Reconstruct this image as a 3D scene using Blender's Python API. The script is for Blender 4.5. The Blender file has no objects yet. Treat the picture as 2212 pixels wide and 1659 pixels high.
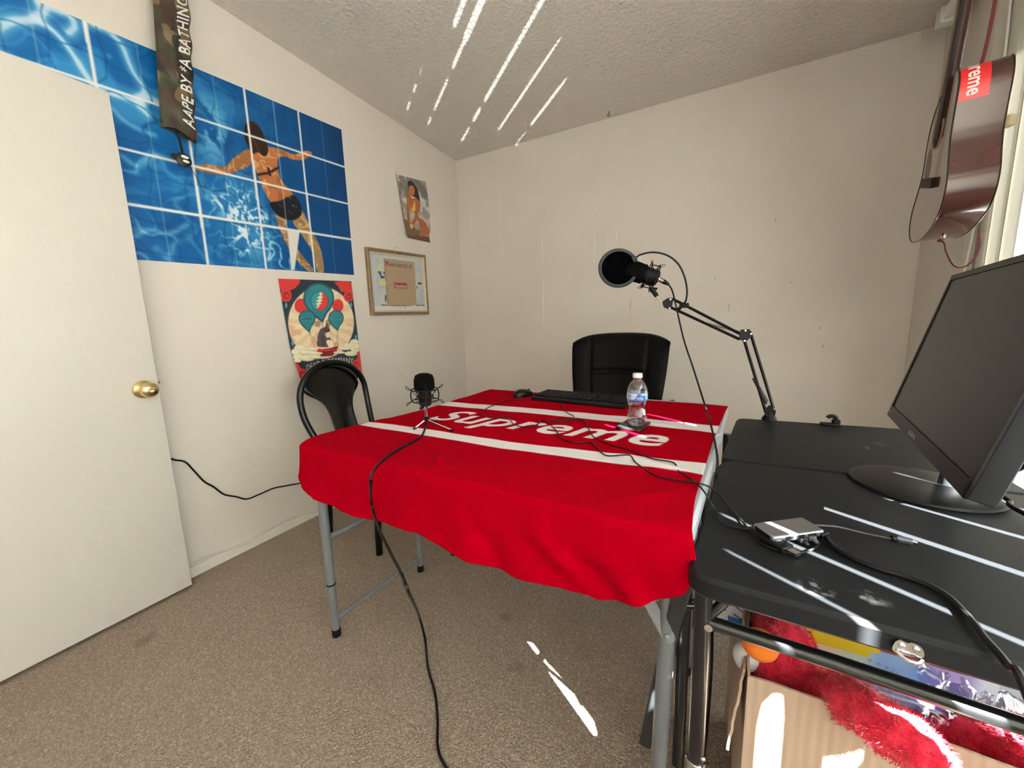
import bpy, bmesh, math, random
import numpy as np
from mathutils import Vector, Matrix
random.seed(7); rng = np.random.default_rng(7)
SC = bpy.context.scene; COL = SC.collection
PI = math.pi

# ---------------------------------------------------------------- camera model (also used to read positions on real planes)
F = 804.0; CX, CY = 1106.0, 829.5; H = 1.03
YAW, PIT, ROL = [math.radians(a) for a in (-27.3, 8.4, 1.67)]
_f = Vector((math.sin(YAW)*math.cos(PIT), math.cos(YAW)*math.cos(PIT), -math.sin(PIT)))
_r = Vector((math.cos(YAW), -math.sin(YAW), 0)); _d = _f.cross(_r)
RR = math.cos(ROL)*_r + math.sin(ROL)*_d; DD = -math.sin(ROL)*_r + math.cos(ROL)*_d; FF = _f
CAM = Vector((0, 0, H))
def ray(x, y): return RR*(x-CX) + DD*(y-CY) + FF*F
def onz(x, y, z): d = ray(x, y); return CAM + d*((z-H)/d.z)
def onx(x, y, X): d = ray(x, y); return CAM + d*(X/d.x)
def ony(x, y, Y): d = ray(x, y); return CAM + d*(Y/d.y)
cam = bpy.data.cameras.new('camera'); co = bpy.data.objects.new('camera', cam); COL.objects.link(co)
cam.sensor_fit = 'HORIZONTAL'; cam.sensor_width = 36; cam.lens = F/2212*36; cam.clip_start = 0.01
up = -DD; bk = -FF
co.matrix_world = Matrix(((RR.x, up.x, bk.x, 0), (RR.y, up.y, bk.y, 0), (RR.z, up.z, bk.z, H), (0, 0, 0, 1)))
SC.camera = co
SC.view_settings.view_transform = 'Standard'; SC.view_settings.look = 'None'; SC.view_settings.gamma = 1; SC.view_settings.exposure = -.26; SC.view_settings.use_curve_mapping = False

# ---------------------------------------------------------------- colours and materials
def lin(c):
    c = c/255.0
    return c/12.92 if c <= .04045 else ((c+.055)/1.055)**2.4
def L(r, g=None, b=None):
    if g is None: r, g, b = r
    return (lin(r), lin(g), lin(b), 1)
MATS = {}
def mat(name, col, rough=.5, metal=0, bump=None, spec=.5, sheen=0, coat=0, vary=None, attr=None):
    if name in MATS: return MATS[name]
    m = bpy.data.materials.new(name); m.use_nodes = True; nt = m.node_tree; N = nt.nodes; K = nt.links
    b = N['Principled BSDF']; b.inputs['Base Color'].default_value = L(col); b.inputs['Roughness'].default_value = rough
    b.inputs['Metallic'].default_value = metal; b.inputs['Specular IOR Level'].default_value = spec
    if sheen: b.inputs['Sheen Weight'].default_value = sheen
    if coat: b.inputs['Coat Weight'].default_value = coat; b.inputs['Coat Roughness'].default_value = .08
    tc = N.new('ShaderNodeTexCoord')
    if attr:
        a = N.new('ShaderNodeAttribute'); a.attribute_name = attr; K.new(a.outputs['Color'], b.inputs['Base Color'])
    if vary:   # (scale, colour2, low, high, detail)
        n = N.new('ShaderNodeTexNoise'); n.inputs['Scale'].default_value = vary[0]; n.inputs['Detail'].default_value = vary[4]
        K.new(tc.outputs['Object'], n.inputs['Vector'])
        mr = N.new('ShaderNodeMapRange'); mr.inputs['From Min'].default_value = vary[2]; mr.inputs['From Max'].default_value = vary[3]
        K.new(n.outputs['Fac'], mr.inputs['Value'])
        mx = N.new('ShaderNodeMix'); mx.data_type = 'RGBA'; mx.inputs[6].default_value = L(col); mx.inputs[7].default_value = L(vary[1])
        K.new(mr.outputs['Result'], mx.inputs[0]); K.new(mx.outputs[2], b.inputs['Base Color'])
    if bump:   # (scale, strength, distance, detail)
        n = N.new('ShaderNodeTexNoise'); n.inputs['Scale'].default_value = bump[0]; n.inputs['Detail'].default_value = bump[3] if len(bump) > 3 else 3
        K.new(tc.outputs['Object'], n.inputs['Vector'])
        bp = N.new('ShaderNodeBump'); bp.inputs['Strength'].default_value = bump[1]; bp.inputs['Distance'].default_value = bump[2]
        K.new(n.outputs['Fac'], bp.inputs['Height']); K.new(bp.outputs['Normal'], b.inputs['Normal'])
    MATS[name] = m; return m
def glassy(name, tint=(255,255,255), refl=.12, rough=.02, alpha=.92):
    m = bpy.data.materials.new(name); m.use_nodes = True; nt = m.node_tree; N = nt.nodes; K = nt.links; N.clear()
    o = N.new('ShaderNodeOutputMaterial'); mx = N.new('ShaderNodeMixShader'); t = N.new('ShaderNodeBsdfTransparent'); g = N.new('ShaderNodeBsdfGlossy')
    t.inputs['Color'].default_value = tuple(c*alpha for c in L(tint)[:3])+(1,); g.inputs['Roughness'].default_value = rough
    lw = N.new('ShaderNodeLayerWeight'); lw.inputs['Blend'].default_value = .35
    mr = N.new('ShaderNodeMapRange'); mr.inputs['To Min'].default_value = refl*.5; mr.inputs['To Max'].default_value = min(1, refl*5)
    K.new(lw.outputs['Facing'], mr.inputs['Value']); K.new(mr.outputs['Result'], mx.inputs['Fac'])
    K.new(t.outputs[0], mx.inputs[1]); K.new(g.outputs[0], mx.inputs[2]); K.new(mx.outputs[0], o.inputs['Surface'])
    return m

# ---------------------------------------------------------------- mesh builder
def cr(pts, n=8):
    """Catmull-Rom through the points"""
    P = [Vector(p) for p in pts]; 
    if len(P) < 3: return P
    out = []; Q = [P[0]*2-P[1]] + P + [P[-1]*2-P[-2]]
    for i in range(1, len(Q)-2):
        a, b, c, d = Q[i-1:i+3]
        for k in range(n):
            t = k/n; out.append(.5*((2*b)+(c-a)*t+(2*a-5*b+4*c-d)*t*t+(3*b-a-3*c+d)*t**3))
    out.append(P[-1]); return out
class MB:
    def __init__(s): s.v = []; s.f = []; s.m = []
    def add(s, vs, fs, mi=0, M=None):
        o = len(s.v)
        s.v += [tuple(M @ Vector(v)) if M is not None else tuple(v) for v in vs]
        s.f += [tuple(i+o for i in f) for f in fs]; s.m += [mi]*len(fs); return s
    def box(s, c, size, rz=0, mi=0, M=None, bev=0):
        x, y, z = [a/2 for a in size]
        T = Matrix.Translation(c) @ Matrix.Rotation(rz, 4, 'Z')
        if M is not None: T = M @ T
        if bev > 0:
            bm = bmesh.new(); bmesh.ops.create_cube(bm, size=1)
            for v in bm.verts: v.co = Vector((v.co.x*size[0], v.co.y*size[1], v.co.z*size[2]))
            bmesh.ops.bevel(bm, geom=bm.edges[:], offset=bev, segments=3, affect='EDGES', profile=.5)
            bm.verts.index_update(); vs = [v.co.copy() for v in bm.verts]; fs = [tuple(v.index for v in f.verts) for f in bm.faces]; bm.free()
            return s.add(vs, fs, mi, T)
        vs = [(sx*x, sy*y, sz*z) for sz in (-1, 1) for sy in (-1, 1) for sx in (-1, 1)]
        return s.add(vs, [(0,2,3,1),(4,5,7,6),(0,1,5,4),(2,6,7,3),(0,4,6,2),(1,3,7,5)], mi, T)
    def tube(s, pts, r, seg=10, mi=0, closed=False, cap=True, flat=None):
        P = [Vector(p) for p in pts]; n = len(P)
        R = r if hasattr(r, '__len__') else [r]*n
        vs = []; fs = []; t0 = None; nrm = None
        for i in range(n):
            if closed: t = (P[(i+1) % n]-P[i-1])
            else: t = P[min(i+1, n-1)]-P[max(i-1, 0)]
            if t.length < 1e-9: t = Vector((0,0,1))
            t.normalize()
            if nrm is None:
                a = Vector((0,0,1)) if abs(t.z) < .9 else Vector((1,0,0)); nrm = (a-t*a.dot(t)).normalized()
            else:
                nrm = nrm-t*nrm.dot(t)
                nrm = nrm.normalized() if nrm.length > 1e-6 else t.orthogonal().normalized()
            bn = t.cross(nrm); fl = flat or 1
            for k in range(seg):
                a = 2*PI*k/seg; vs.append(P[i]+nrm*(math.cos(a)*R[i])+bn*(math.sin(a)*R[i]*fl))
        m = n if closed else n-1
        for i in range(m):
            for k in range(seg):
                a = i*seg+k; b = i*seg+(k+1) % seg; j = (i+1) % n; c = j*seg+(k+1) % seg; d = j*seg+k
                fs.append((a, b, c, d))
        if cap and not closed:
            fs.append(tuple(range(seg-1, -1, -1))); fs.append(tuple((n-1)*seg+k for k in range(seg)))
        return s.add(vs, fs, mi)
    def lathe(s, prof, o=(0,0,0), axis=(0,0,1), seg=32, mi=0, caps=True):
        """prof: (radius, height) along the axis"""
        ax = Vector(axis).normalized(); u = ax.orthogonal().normalized(); w = ax.cross(u); o = Vector(o); vs = []; fs = []
        for r, h in prof:
            for k in range(seg):
                a = 2*PI*k/seg; vs.append(o+ax*h+(u*math.cos(a)+w*math.sin(a))*r)
        for i in range(len(prof)-1):
            for k in range(seg):
                fs.append((i*seg+k, i*seg+(k+1) % seg, (i+1)*seg+(k+1) % seg, (i+1)*seg+k))
        if caps:
            if prof[0][0] > 1e-5: fs.append(tuple(range(seg-1, -1, -1)))
            if prof[-1][0] > 1e-5: fs.append(tuple((len(prof)-1)*seg+k for k in range(seg)))
        return s.add(vs, fs, mi)
    def prism(s, poly, M, h, mi=0, bev=0):
        """2-D polygon in M's xy plane, pushed from z=0 to z=h"""
        n = len(poly)
        layers = [(0, 0), (h, 0)] if not bev else [(0, -bev), (bev, 0), (h-bev, 0), (h, -bev)]
        vs = []; cxy = Vector((sum(p[0] for p in poly)/n, sum(p[1] for p in poly)/n))
        for z, off in layers:
            for i, p in enumerate(poly):
                q = Vector((p[0], p[1]))
                if off:
                    a = Vector(poly[i-1]); b = Vector(poly[(i+1) % n]); t = (Vector((b[0],b[1]))-Vector((a[0],a[1]))).normalized(); nr = Vector((t.y, -t.x))
                    if nr.dot(q-cxy) < 0: nr = -nr
                    q = q+nr*off
                vs.append((q.x, q.y, z))
        fs = [tuple(range(n-1, -1, -1))]
        for l in range(len(layers)-1):
            for i in range(n): fs.append((l*n+i, l*n+(i+1) % n, (l+1)*n+(i+1) % n, (l+1)*n+i))
        fs.append(tuple((len(layers)-1)*n+i for i in range(n)))
        return s.add(vs, fs, mi, M)
    def grid(s, fn, nu, nv, mi=0, closeu=False):
        vs = [fn(i/nu, j/nv) for j in range(nv+1) for i in range(nu + (0 if closeu else 1))]
        w = nu if closeu else nu+1; fs = []
        for j in range(nv):
            for i in range(nu):
                i2 = (i+1) % w; fs.append((j*w+i, j*w+i2, (j+1)*w+i2, (j+1)*w+i))
        return s.add(vs, fs, mi)
    def ball(s, c, r, mi=0, seg=20, M=None, scale=(1,1,1)):
        prof = []; c = Vector(c); vs = []; fs = []; rings = seg//2
        for j in range(rings+1):
            th = PI*j/rings
            for k in range(seg):
                a = 2*PI*k/seg
                p = Vector((r*math.sin(th)*math.cos(a)*scale[0], r*math.sin(th)*math.sin(a)*scale[1], r*math.cos(th)*scale[2]))
                if M is not None: p = M @ p
                vs.append(c+p)
        for j in range(rings):
            for k in range(seg): fs.append((j*seg+k, (j+1)*seg+k, (j+1)*seg+(k+1) % seg, j*seg+(k+1) % seg))
        return s.add(vs, fs, mi)
def wpos(p):
    return Vector(p.location) if p else Vector((0,0,0))
def build(name, mb, mats, parent=None, smooth=True, label=None, angle=40, kind=None, loc=None):
    """parent's children are placed at the parent's base; a top-level mesh gets its base as origin"""
    if not isinstance(mats, (list, tuple)): mats = [mats]
    V = np.array([tuple(v) for v in mb.v], float)
    if parent is None:
        o0 = Vector(loc) if loc else Vector(((V[:,0].min()+V[:,0].max())/2, (V[:,1].min()+V[:,1].max())/2, V[:,2].min()))
    else:
        o0 = base_of(parent)
    me = bpy.data.meshes.new(name)
    me.from_pydata([tuple(v) for v in (V-np.array(o0))], [], mb.f)
    for m in mats: me.materials.append(m)
    if len(mats) > 1: me.polygons.foreach_set('material_index', mb.m)
    bm = bmesh.new(); bm.from_mesh(me); bmesh.ops.remove_doubles(bm, verts=bm.verts, dist=1e-6)
    if len(bm.faces) < 60000: bmesh.ops.recalc_face_normals(bm, faces=bm.faces)
    bm.to_mesh(me); bm.free()
    if smooth:
        me.shade_smooth()
        try: me.set_sharp_from_angle(angle=math.radians(angle))
        except Exception: pass
    o = bpy.data.objects.new(name, me); COL.objects.link(o)
    if parent: o.parent = parent
    else: o.location = o0
    if label: o['label'] = label
    if kind: o['kind'] = kind
    return o
def base_of(p):
    b = Vector((0,0,0))
    while p is not None: b += Vector(p.location); p = p.parent
    return b
def thing(name, label, cat, loc, group=None):
    o = bpy.data.objects.new(name, None); COL.objects.link(o); o.empty_display_size = .05
    o.location = loc; o['label'] = label; o['category'] = cat
    if group: o['group'] = group
    return o
def tag(o, label, cat, group=None):
    o['label'] = label; o['category'] = cat
    if group: o['group'] = group
    return o
def struct(name, mb, m, smooth=False, parent=None):
    o = build(name, mb, m, parent, smooth)
    if parent is None: o['kind'] = 'structure'
    return o

# ---------------------------------------------------------------- 2-D lettering and picture rasters
def text2d(s, bold=0, shear=0, sp=1.0):
    """outline triangles of a line of text: (verts Nx2, tris), scaled so that x runs 0..w, capitals about 1 high"""
    cu = bpy.data.curves.new('tmp_text', 'FONT'); cu.body = s; cu.size = 1; cu.offset = bold; cu.shear = shear; cu.space_character = sp; cu.resolution_u = 6
    o = bpy.data.objects.new('tmp_text', cu); COL.objects.link(o)
    dg = bpy.context.evaluated_depsgraph_get(); me = bpy.data.meshes.new_from_object(o.evaluated_get(dg))
    bm = bmesh.new(); bm.from_mesh(me); bmesh.ops.triangulate(bm, faces=bm.faces[:]); bm.verts.index_update()
    V = np.array([(v.co.x, v.co.y) for v in bm.verts]); T = [tuple(v.index for v in f.verts) for f in bm.faces]; bm.free()
    bpy.data.meshes.remove(me); bpy.data.objects.remove(o); bpy.data.curves.remove(cu)
    return V, T
def poly_mask(X, Y, poly):
    inside = np.zeros(X.shape, bool); n = len(poly)
    for i in range(n):
        x1, y1 = poly[i]; x2, y2 = poly[(i+1) % n]
        if y1 == y2: continue
        c = ((y1 > Y) != (y2 > Y)) & (X < (x2-x1)*(Y-y1)/(y2-y1)+x1)
        inside ^= c
    return inside
def tri_mask(X, Y, V, T):
    m = np.zeros(X.shape, bool)
    for t in T:
        a, b, c = V[t[0]], V[t[1]], V[t[2]]
        x0, x1 = min(a[0], b[0], c[0]), max(a[0], b[0], c[0]); y0, y1 = min(a[1], b[1], c[1]), max(a[1], b[1], c[1])
        s = (X >= x0) & (X <= x1) & (Y >= y0) & (Y <= y1)
        if not s.any(): continue
        x = X[s]; y = Y[s]
        d1 = (x-b[0])*(a[1]-b[1])-(a[0]-b[0])*(y-b[1]); d2 = (x-c[0])*(b[1]-c[1])-(b[0]-c[0])*(y-c[1]); d3 = (x-a[0])*(c[1]-a[1])-(c[0]-a[0])*(y-a[1])
        neg = (d1 < 0) | (d2 < 0) | (d3 < 0); pos = (d1 > 0) | (d2 > 0) | (d3 > 0)
        mm = m[s]; mm |= ~(neg & pos); m[s] = mm
    return m
def smooth_poly(pts, n=6):
    P = [Vector((p[0], p[1], 0)) for p in pts]; m = len(P); out = []
    for i in range(m):
        a, b, c, d = P[i-1], P[i], P[(i+1) % m], P[(i+2) % m]
        for k in range(n):
            t = k/n; q = .5*((2*b)+(c-a)*t+(2*a-5*b+4*c-d)*t*t+(3*b-a-3*c+d)*t**3); out.append((q.x, q.y))
    return out
_perm = rng.random((64, 64))
def vnoise(X, Y):
    xi = np.floor(X).astype(int); yi = np.floor(Y).astype(int); fx = X-xi; fy = Y-yi
    fx = fx*fx*(3-2*fx); fy = fy*fy*(3-2*fy)
    g = lambda a, b: _perm[a % 64, b % 64]
    return (g(xi,yi)*(1-fx)+g(xi+1,yi)*fx)*(1-fy)+(g(xi,yi+1)*(1-fx)+g(xi+1,yi+1)*fx)*fy
def fbm(X, Y, o=4):
    s = 0; a = .5
    for i in range(o): s = s+a*vnoise(X*2**i+i*7.3, Y*2**i+i*3.1); a *= .5
    return s
def smst(a, b, x): t = np.clip((x-a)/(b-a), 0, 1); return t*t*(3-2*t)
class Art:
    """a picture painted point by point on a fine grid (printed colours only)"""
    def __init__(s, X, Y): s.X, s.Y = X, Y; s.C = np.zeros(X.shape+(3,))
    def fill(s, c): s.C[:] = c; return s
    def mix(s, m, c):
        m = np.asarray(m, float); m = m[..., None] if m.ndim == 2 else m
        s.C = s.C*(1-m)+np.array(c, float)*m
    def poly(s, pts, c, sm=False, a=1.0):
        s.mix(poly_mask(s.X, s.Y, smooth_poly(pts) if sm else pts)*a, c)
    def ell(s, cx, cy, rx, ry, c, a=1.0): s.mix((((s.X-cx)/rx)**2+((s.Y-cy)/ry)**2 < 1)*a, c)
    def line(s, pts, w, c, a=1.0):
        for (x1, y1), (x2, y2) in zip(pts[:-1], pts[1:]):
            dx, dy = x2-x1, y2-y1; L2 = dx*dx+dy*dy+1e-9
            t = np.clip(((s.X-x1)*dx+(s.Y-y1)*dy)/L2, 0, 1); d = np.hypot(s.X-x1-t*dx, s.Y-y1-t*dy)
            s.mix((d < w/2)*a, c)
    def text(s, V, T, c, a=1.0): s.mix(tri_mask(s.X, s.Y, V, T)*a, c)
def art_mesh(name, P, C, rough=.35, parent=None, flip=False, bump=None, spec=.5):
    """P: (nv,nu,3) world points, C: (nv,nu,3) sRGB 0..255"""
    nv, nu = P.shape[:2]; V = P.reshape(-1, 3)
    for ax in (0, 1):
        C = np.pad(C, [(1, 1) if k == ax else (0, 0) for k in range(3)], mode='edge'); C = .27*np.take(C, range(0, C.shape[ax]-2), ax)+.46*np.take(C, range(1, C.shape[ax]-1), ax)+.27*np.take(C, range(2, C.shape[ax]), ax)
    o0 = np.array(base_of(parent)) if parent else np.array([V[:,0].mean(), V[:,1].mean(), V[:,2].min()])
    idx = np.arange(nv*nu).reshape(nv, nu)
    q = np.stack([idx[:-1,:-1], idx[:-1,1:], idx[1:,1:], idx[1:,:-1]], -1).reshape(-1, 4)
    if flip: q = q[:, ::-1]
    me = bpy.data.meshes.new(name); me.from_pydata((V-o0).tolist(), [], q.tolist())
    at = me.color_attributes.new('Print', 'FLOAT_COLOR', 'POINT')
    c = np.clip(C.reshape(-1, 3)/255, 0, 1); c = np.where(c <= .04045, c/12.92, ((c+.055)/1.055)**2.4)
    at.data.foreach_set('color', np.concatenate([c, np.ones((len(c), 1))], 1).astype(np.float32).ravel())
    me.materials.append(mat('printed_'+name, (200,200,200), rough, attr='Print', bump=bump, spec=spec)); me.shade_smooth()
    o = bpy.data.objects.new(name, me); COL.objects.link(o)
    if parent: o.parent = parent
    else: o.location = o0
    return o
# ================================================================ THE ROOM
XL, XR, YB, YF, ZC = -1.946, 1.01, 2.85, -1.5, 2.462
WALL = (221, 212, 203)
m_wall = mat('wall_paint', WALL, .55, bump=(70, .35, .004, 2), spec=.35, vary=(2.2, (215,205,195), .45, .75, 4))
m_drip = mat('dried_paint_drips', (240, 230, 214), .45, bump=(60, .3, .003))
m_scuff = mat('scuff_marks', (156, 145, 133), .7)
m_trim = mat('trim_paint', (226, 220, 208), .35, bump=(14, .15, .004))
def carpet_mat():
    m = bpy.data.materials.new('carpet'); m.use_nodes = True; nt = m.node_tree; N = nt.nodes; K = nt.links; b = N['Principled BSDF']
    b.inputs['Roughness'].default_value = 1; b.inputs['Specular IOR Level'].default_value = .05; b.inputs['Sheen Weight'].default_value = .15
    tc = N.new('ShaderNodeTexCoord')
    def noise(sc, det=3, rough=.5):
        n = N.new('ShaderNodeTexNoise'); n.inputs['Scale'].default_value = sc; n.inputs['Detail'].default_value = det; n.inputs['Roughness'].default_value = rough
        K.new(tc.outputs['Object'], n.inputs['Vector']); return n.outputs['Fac']
    def rng_(v, a, c, lo=0, hi=1):
        r = N.new('ShaderNodeMapRange'); r.inputs['From Min'].default_value = a; r.inputs['From Max'].default_value = c; r.inputs['To Min'].default_value = lo; r.inputs['To Max'].default_value = hi; K.new(v, r.inputs['Value']); return r.outputs['Result']
    def mix(fac, c1, c2):
        x = N.new('ShaderNodeMix'); x.data_type = 'RGBA'; K.new(fac, x.inputs[0])
        for i, c in ((6, c1), (7, c2)):
            if hasattr(c, 'links') or isinstance(c, bpy.types.NodeSocket): K.new(c, x.inputs[i])
            else: x.inputs[i].default_value = L(c)
        return x.outputs[2]
    v = N.new('ShaderNodeTexVoronoi'); v.inputs['Scale'].default_value = 210; K.new(tc.outputs['Object'], v.inputs['Vector'])
    pile = mix(rng_(v.outputs['Distance'], 0, .8), (214,197,182), (134,115,99))
    pile = mix(rng_(noise(90, 3), .35, .68), (150,131,114), pile)
    worn = mix(rng_(noise(1.6, 4), .5, .75, 0, .35), pile, (136, 116, 98))
    spots = mix(rng_(noise(7, 2, .4), .70, .78, 0, .6), worn, (96, 80, 66))
    K.new(spots, b.inputs['Base Color'])
    bp = N.new('ShaderNodeBump'); bp.inputs['Strength'].default_value = .75; bp.inputs['Distance'].default_value = .010
    ad = N.new('ShaderNodeMath'); ad.operation = 'ADD'; K.new(noise(120, 4, .7), ad.inputs[0]); K.new(rng_(v.outputs['Distance'], 0, 1, .6, 0), ad.inputs[1])
    K.new(ad.outputs[0], bp.inputs['Height']); K.new(bp.outputs['Normal'], b.inputs['Normal'])
    return m
def ceiling_mat():
    m = mat('popcorn_ceiling', (248, 239, 229), .95, spec=.1); nt = m.node_tree; N = nt.nodes; K = nt.links; b = N['Principled BSDF']
    tc = N.new('ShaderNodeTexCoord'); n = N.new('ShaderNodeTexNoise'); n.inputs['Scale'].default_value = 48; n.inputs['Detail'].default_value = 5; n.inputs['Roughness'].default_value = .6
    K.new(tc.outputs['Object'], n.inputs['Vector']); bp = N.new('ShaderNodeBump'); bp.inputs['Strength'].default_value = 1; bp.inputs['Distance'].default_value = .03
    K.new(n.outputs['Fac'], bp.inputs['Height']); K.new(bp.outputs['Normal'], b.inputs['Normal']); return m
T = .14
struct('floor', MB().box(((XL+XR)/2, (YB+YF)/2, -.05), (XR-XL+2*T, YB-YF+2*T, .1)), carpet_mat())
struct('ceiling', MB().box(((XL+XR)/2, (YB+YF)/2, ZC+.05), (XR-XL+2*T, YB-YF+2*T, .1)), ceiling_mat())
struct('wall_left', MB().box((XL-T/2, (YB+YF)/2, ZC/2), (T, YB-YF+2*T, ZC)), m_wall)
wb = MB().box(((XL+XR)/2, YB+T/2, ZC/2), (XR-XL, T, ZC))
def drip(x, y0, y1, w, mi=1):
    a = ony(x, y0, YB); b = ony(x, y1, YB); n = 8; vs = []
    for i in range(n+1):
        t = i/n; z = a.z+(b.z-a.z)*t; xx = a.x+random.uniform(-.002, .002); ww = w*(.5+.5*math.sin(PI*min(1, t*1.3)))*random.uniform(.7, 1.2)
        vs += [(xx-ww, YB-.0002, z), (xx, YB-.0016, z), (xx+ww, YB-.0002, z)]
    wb.add(vs, [f for i in range(n) for f in ((3*i, 3*i+1, 3*i+4, 3*i+3), (3*i+1, 3*i+2, 3*i+5, 3*i+4))], mi)
for d in [(1171, 500, 580, .004), (1173, 600, 705, .004), (968, 505, 650, .006), (1284, 500, 575, .003), (1332, 500, 530, .004), (1014, 380, 410, .003), (1015, 440, 510, .003), (1068, 390, 400, .003), (1077, 400, 520, .003), (1310, 500, 560, .002)]: drip(*d)
for x, y0, y1 in [(1362, 640, 690), (1286, 462, 467), (1575, 655, 675), (1546, 598, 606), (1676, 470, 480), (1710, 608, 612), (1773, 705, 712), (1778, 745, 752)]: drip(x, y0, y1, .0018, 2)
struct('wall_back', wb, [m_wall, m_drip, m_scuff])
struct('wall_front', MB().box(((XL+XR)/2, YF-T/2, ZC/2), (XR-XL, T, ZC)), m_wall)
OY0, OY1, OZ0, OZ1 = -1.25, 2.11, .42, 2.12
wr = MB()
for y0, y1, z0, z1 in ((YF-T, OY0, 0, ZC), (OY1, YB+T, 0, ZC), (OY0, OY1, 0, OZ0), (OY0, OY1, OZ1, ZC)):
    wr.box((XR+T/2, (y0+y1)/2, (z0+z1)/2), (T, y1-y0, z1-z0))
struct('wall_right', wr, m_wall)
bl = MB().box((XL+.006, (YB+YF)/2, .024), (.012, YB-YF, .048), bev=.003)
struct('baseboard_left', bl, m_trim)
struct('baseboard_back', MB().box(((XL+XR)/2, YB-.006, .024), (XR-XL-.03, .012, .048), bev=.003), m_trim)
struct('baseboard_right', MB().box((XR-.006, (YB+YF)/2, .024), (.012, YB-YF-.03, .048), bev=.003), m_trim)
struct('light_blocker_1', MB().box((XR-.03, OY1+.03, (OZ0+OZ1)/2), (.06, .05, OZ1-OZ0+.1), bev=.002), m_trim)  # added out of sight behind the slats to block a light leak
# window with frame, sill and panes
m_vinyl = mat('white_vinyl', (238, 238, 234), .3)
w = MB(); xw = XR+.06
for y0, y1, z0, z1 in ((OY0, OY1, OZ0, OZ0+.045), (OY0, OY1, OZ1-.045, OZ1), (OY0, OY0+.045, OZ0, OZ1), (OY1-.045, OY1, OZ0, OZ1), (.80, .85, OZ0, OZ1), (-.40, -.35, OZ0, OZ1), (1.30, 1.35, OZ0, OZ1)):
    w.box((xw, (y0+y1)/2, (z0+z1)/2), (.05, y1-y0, z1-z0))
win = build('window_1', w, m_vinyl, smooth=False, kind='structure')
build('window_sill', MB().box((XR-.002, (OY0+OY1)/2, OZ0-.008), (.1, OY1-OY0+.06, .018), bev=.003), m_vinyl, win)
m_pane = glassy('window_glass', (250,255,253), .04, .0, .97)
for y0, y1 in ((OY0+.045, -.40), (-.35, .80), (.85, 1.30), (1.35, OY1-.045)):
    build('window_pane', MB().box((xw, (y0+y1)/2, (OZ0+OZ1)/2), (.004, y1-y0, OZ1-OZ0-.09)), m_pane, win, smooth=False)
# door leaf standing open along the left wall
m_door = mat('door_paint', (212, 205, 197), .45, bump=(55, .25, .003), vary=(1.5, (212,204,195), .45, .7, 4))
DX = -1.857
door = build('door_1', MB().box((DX-.0175, .639-.40, .945), (.035, .80, 1.86), bev=.002), m_door, kind='structure')
m_brass = mat('brass', (226, 204, 150), .16, metal=1)
kb = onx(318, 842, DX+.03); ky, kz = kb.y, kb.z
build('door_knob', MB().lathe([(.0,0),(.031,.0),(.033,.004),(.028,.010),(.014,.014),(.011,.022),(.013,.028),(.022,.034),(.0275,.044),(.0275,.054),(.022,.062),(.010,.066),(.006,.0655),(.0,.0655)], (DX, ky, kz), (1,0,0)), m_brass, door, angle=60)
build('door_latch', MB().box((DX-.0175, .6395, .868), (.024, .002, .058), bev=.0008).box((DX-.0175, .644, .868), (.012, .010, .014), bev=.002), m_brass, door)

# ---------------------------------------------------------------- daylight
SAZ, SEL = math.radians(-34), math.radians(38)
sd = Vector((-math.cos(-SAZ)*math.cos(SEL), math.sin(-SAZ)*math.cos(SEL), -math.sin(SEL)))
def sun(name, d, e, col, ang):
    l = bpy.data.lights.new(name, 'SUN'); l.energy = e; l.color = col; l.angle = math.radians(ang)
    o = bpy.data.objects.new(name, l); COL.objects.link(o); o.rotation_euler = d.to_track_quat('-Z', 'Y').to_euler(); o.location = (3, -1, 3); return o
sun('sun', sd, 520, (1, .97, .94), .30)
gl = bpy.data.lights.new('ceiling_streak_spot', 'SPOT'); gl.energy = 14000; gl.color = (1, .98, .95); gl.shadow_soft_size = .012; gl.spot_size = math.radians(14); gl.spot_blend = .1  # unseen spot, added to throw the bright streaks onto the ceiling
glo = bpy.data.objects.new('ceiling_streak_spot', gl); COL.objects.link(glo); glo.location = (5.2, -3.15, -1.9)
glo.rotation_euler = (Vector((.93, .45, 1.0))-Vector((5.2, -3.15, -1.9))).to_track_quat('-Z', 'Y').to_euler()
SKY = 26
wd = bpy.data.worlds.new('sky'); SC.world = wd; wd.use_nodes = True
wn = wd.node_tree.nodes; wk = wd.node_tree.links; bgn = wn['Background']; bgn.inputs['Strength'].default_value = SKY
wtc = wn.new('ShaderNodeTexCoord'); wsp = wn.new('ShaderNodeSeparateXYZ'); wrm = wn.new('ShaderNodeValToRGB'); wmr = wn.new('ShaderNodeMapRange')
wmr.inputs['From Min'].default_value = -.12; wmr.inputs['From Max'].default_value = .12
wk.new(wtc.outputs['Generated'], wsp.inputs[0]); wk.new(wsp.outputs['Z'], wmr.inputs['Value']); wk.new(wmr.outputs['Result'], wrm.inputs['Fac'])
wrm.color_ramp.elements[0].color = (3.0, 2.9, 2.75, 1); wrm.color_ramp.elements[1].color = (.62, .80, 1.08, 1); wk.new(wrm.outputs['Color'], bgn.inputs['Color'])
pl = bpy.data.lights.new('window_portal', 'AREA'); pl.shape = 'RECTANGLE'; pl.size = OZ1-OZ0; pl.size_y = OY1-OY0; pl.cycles.is_portal = True
po = bpy.data.objects.new('window_portal', pl); COL.objects.link(po); po.location = (XR+T+.01, (OY0+OY1)/2, (OZ0+OZ1)/2); po.rotation_euler = (0, math.radians(90), 0)

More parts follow.
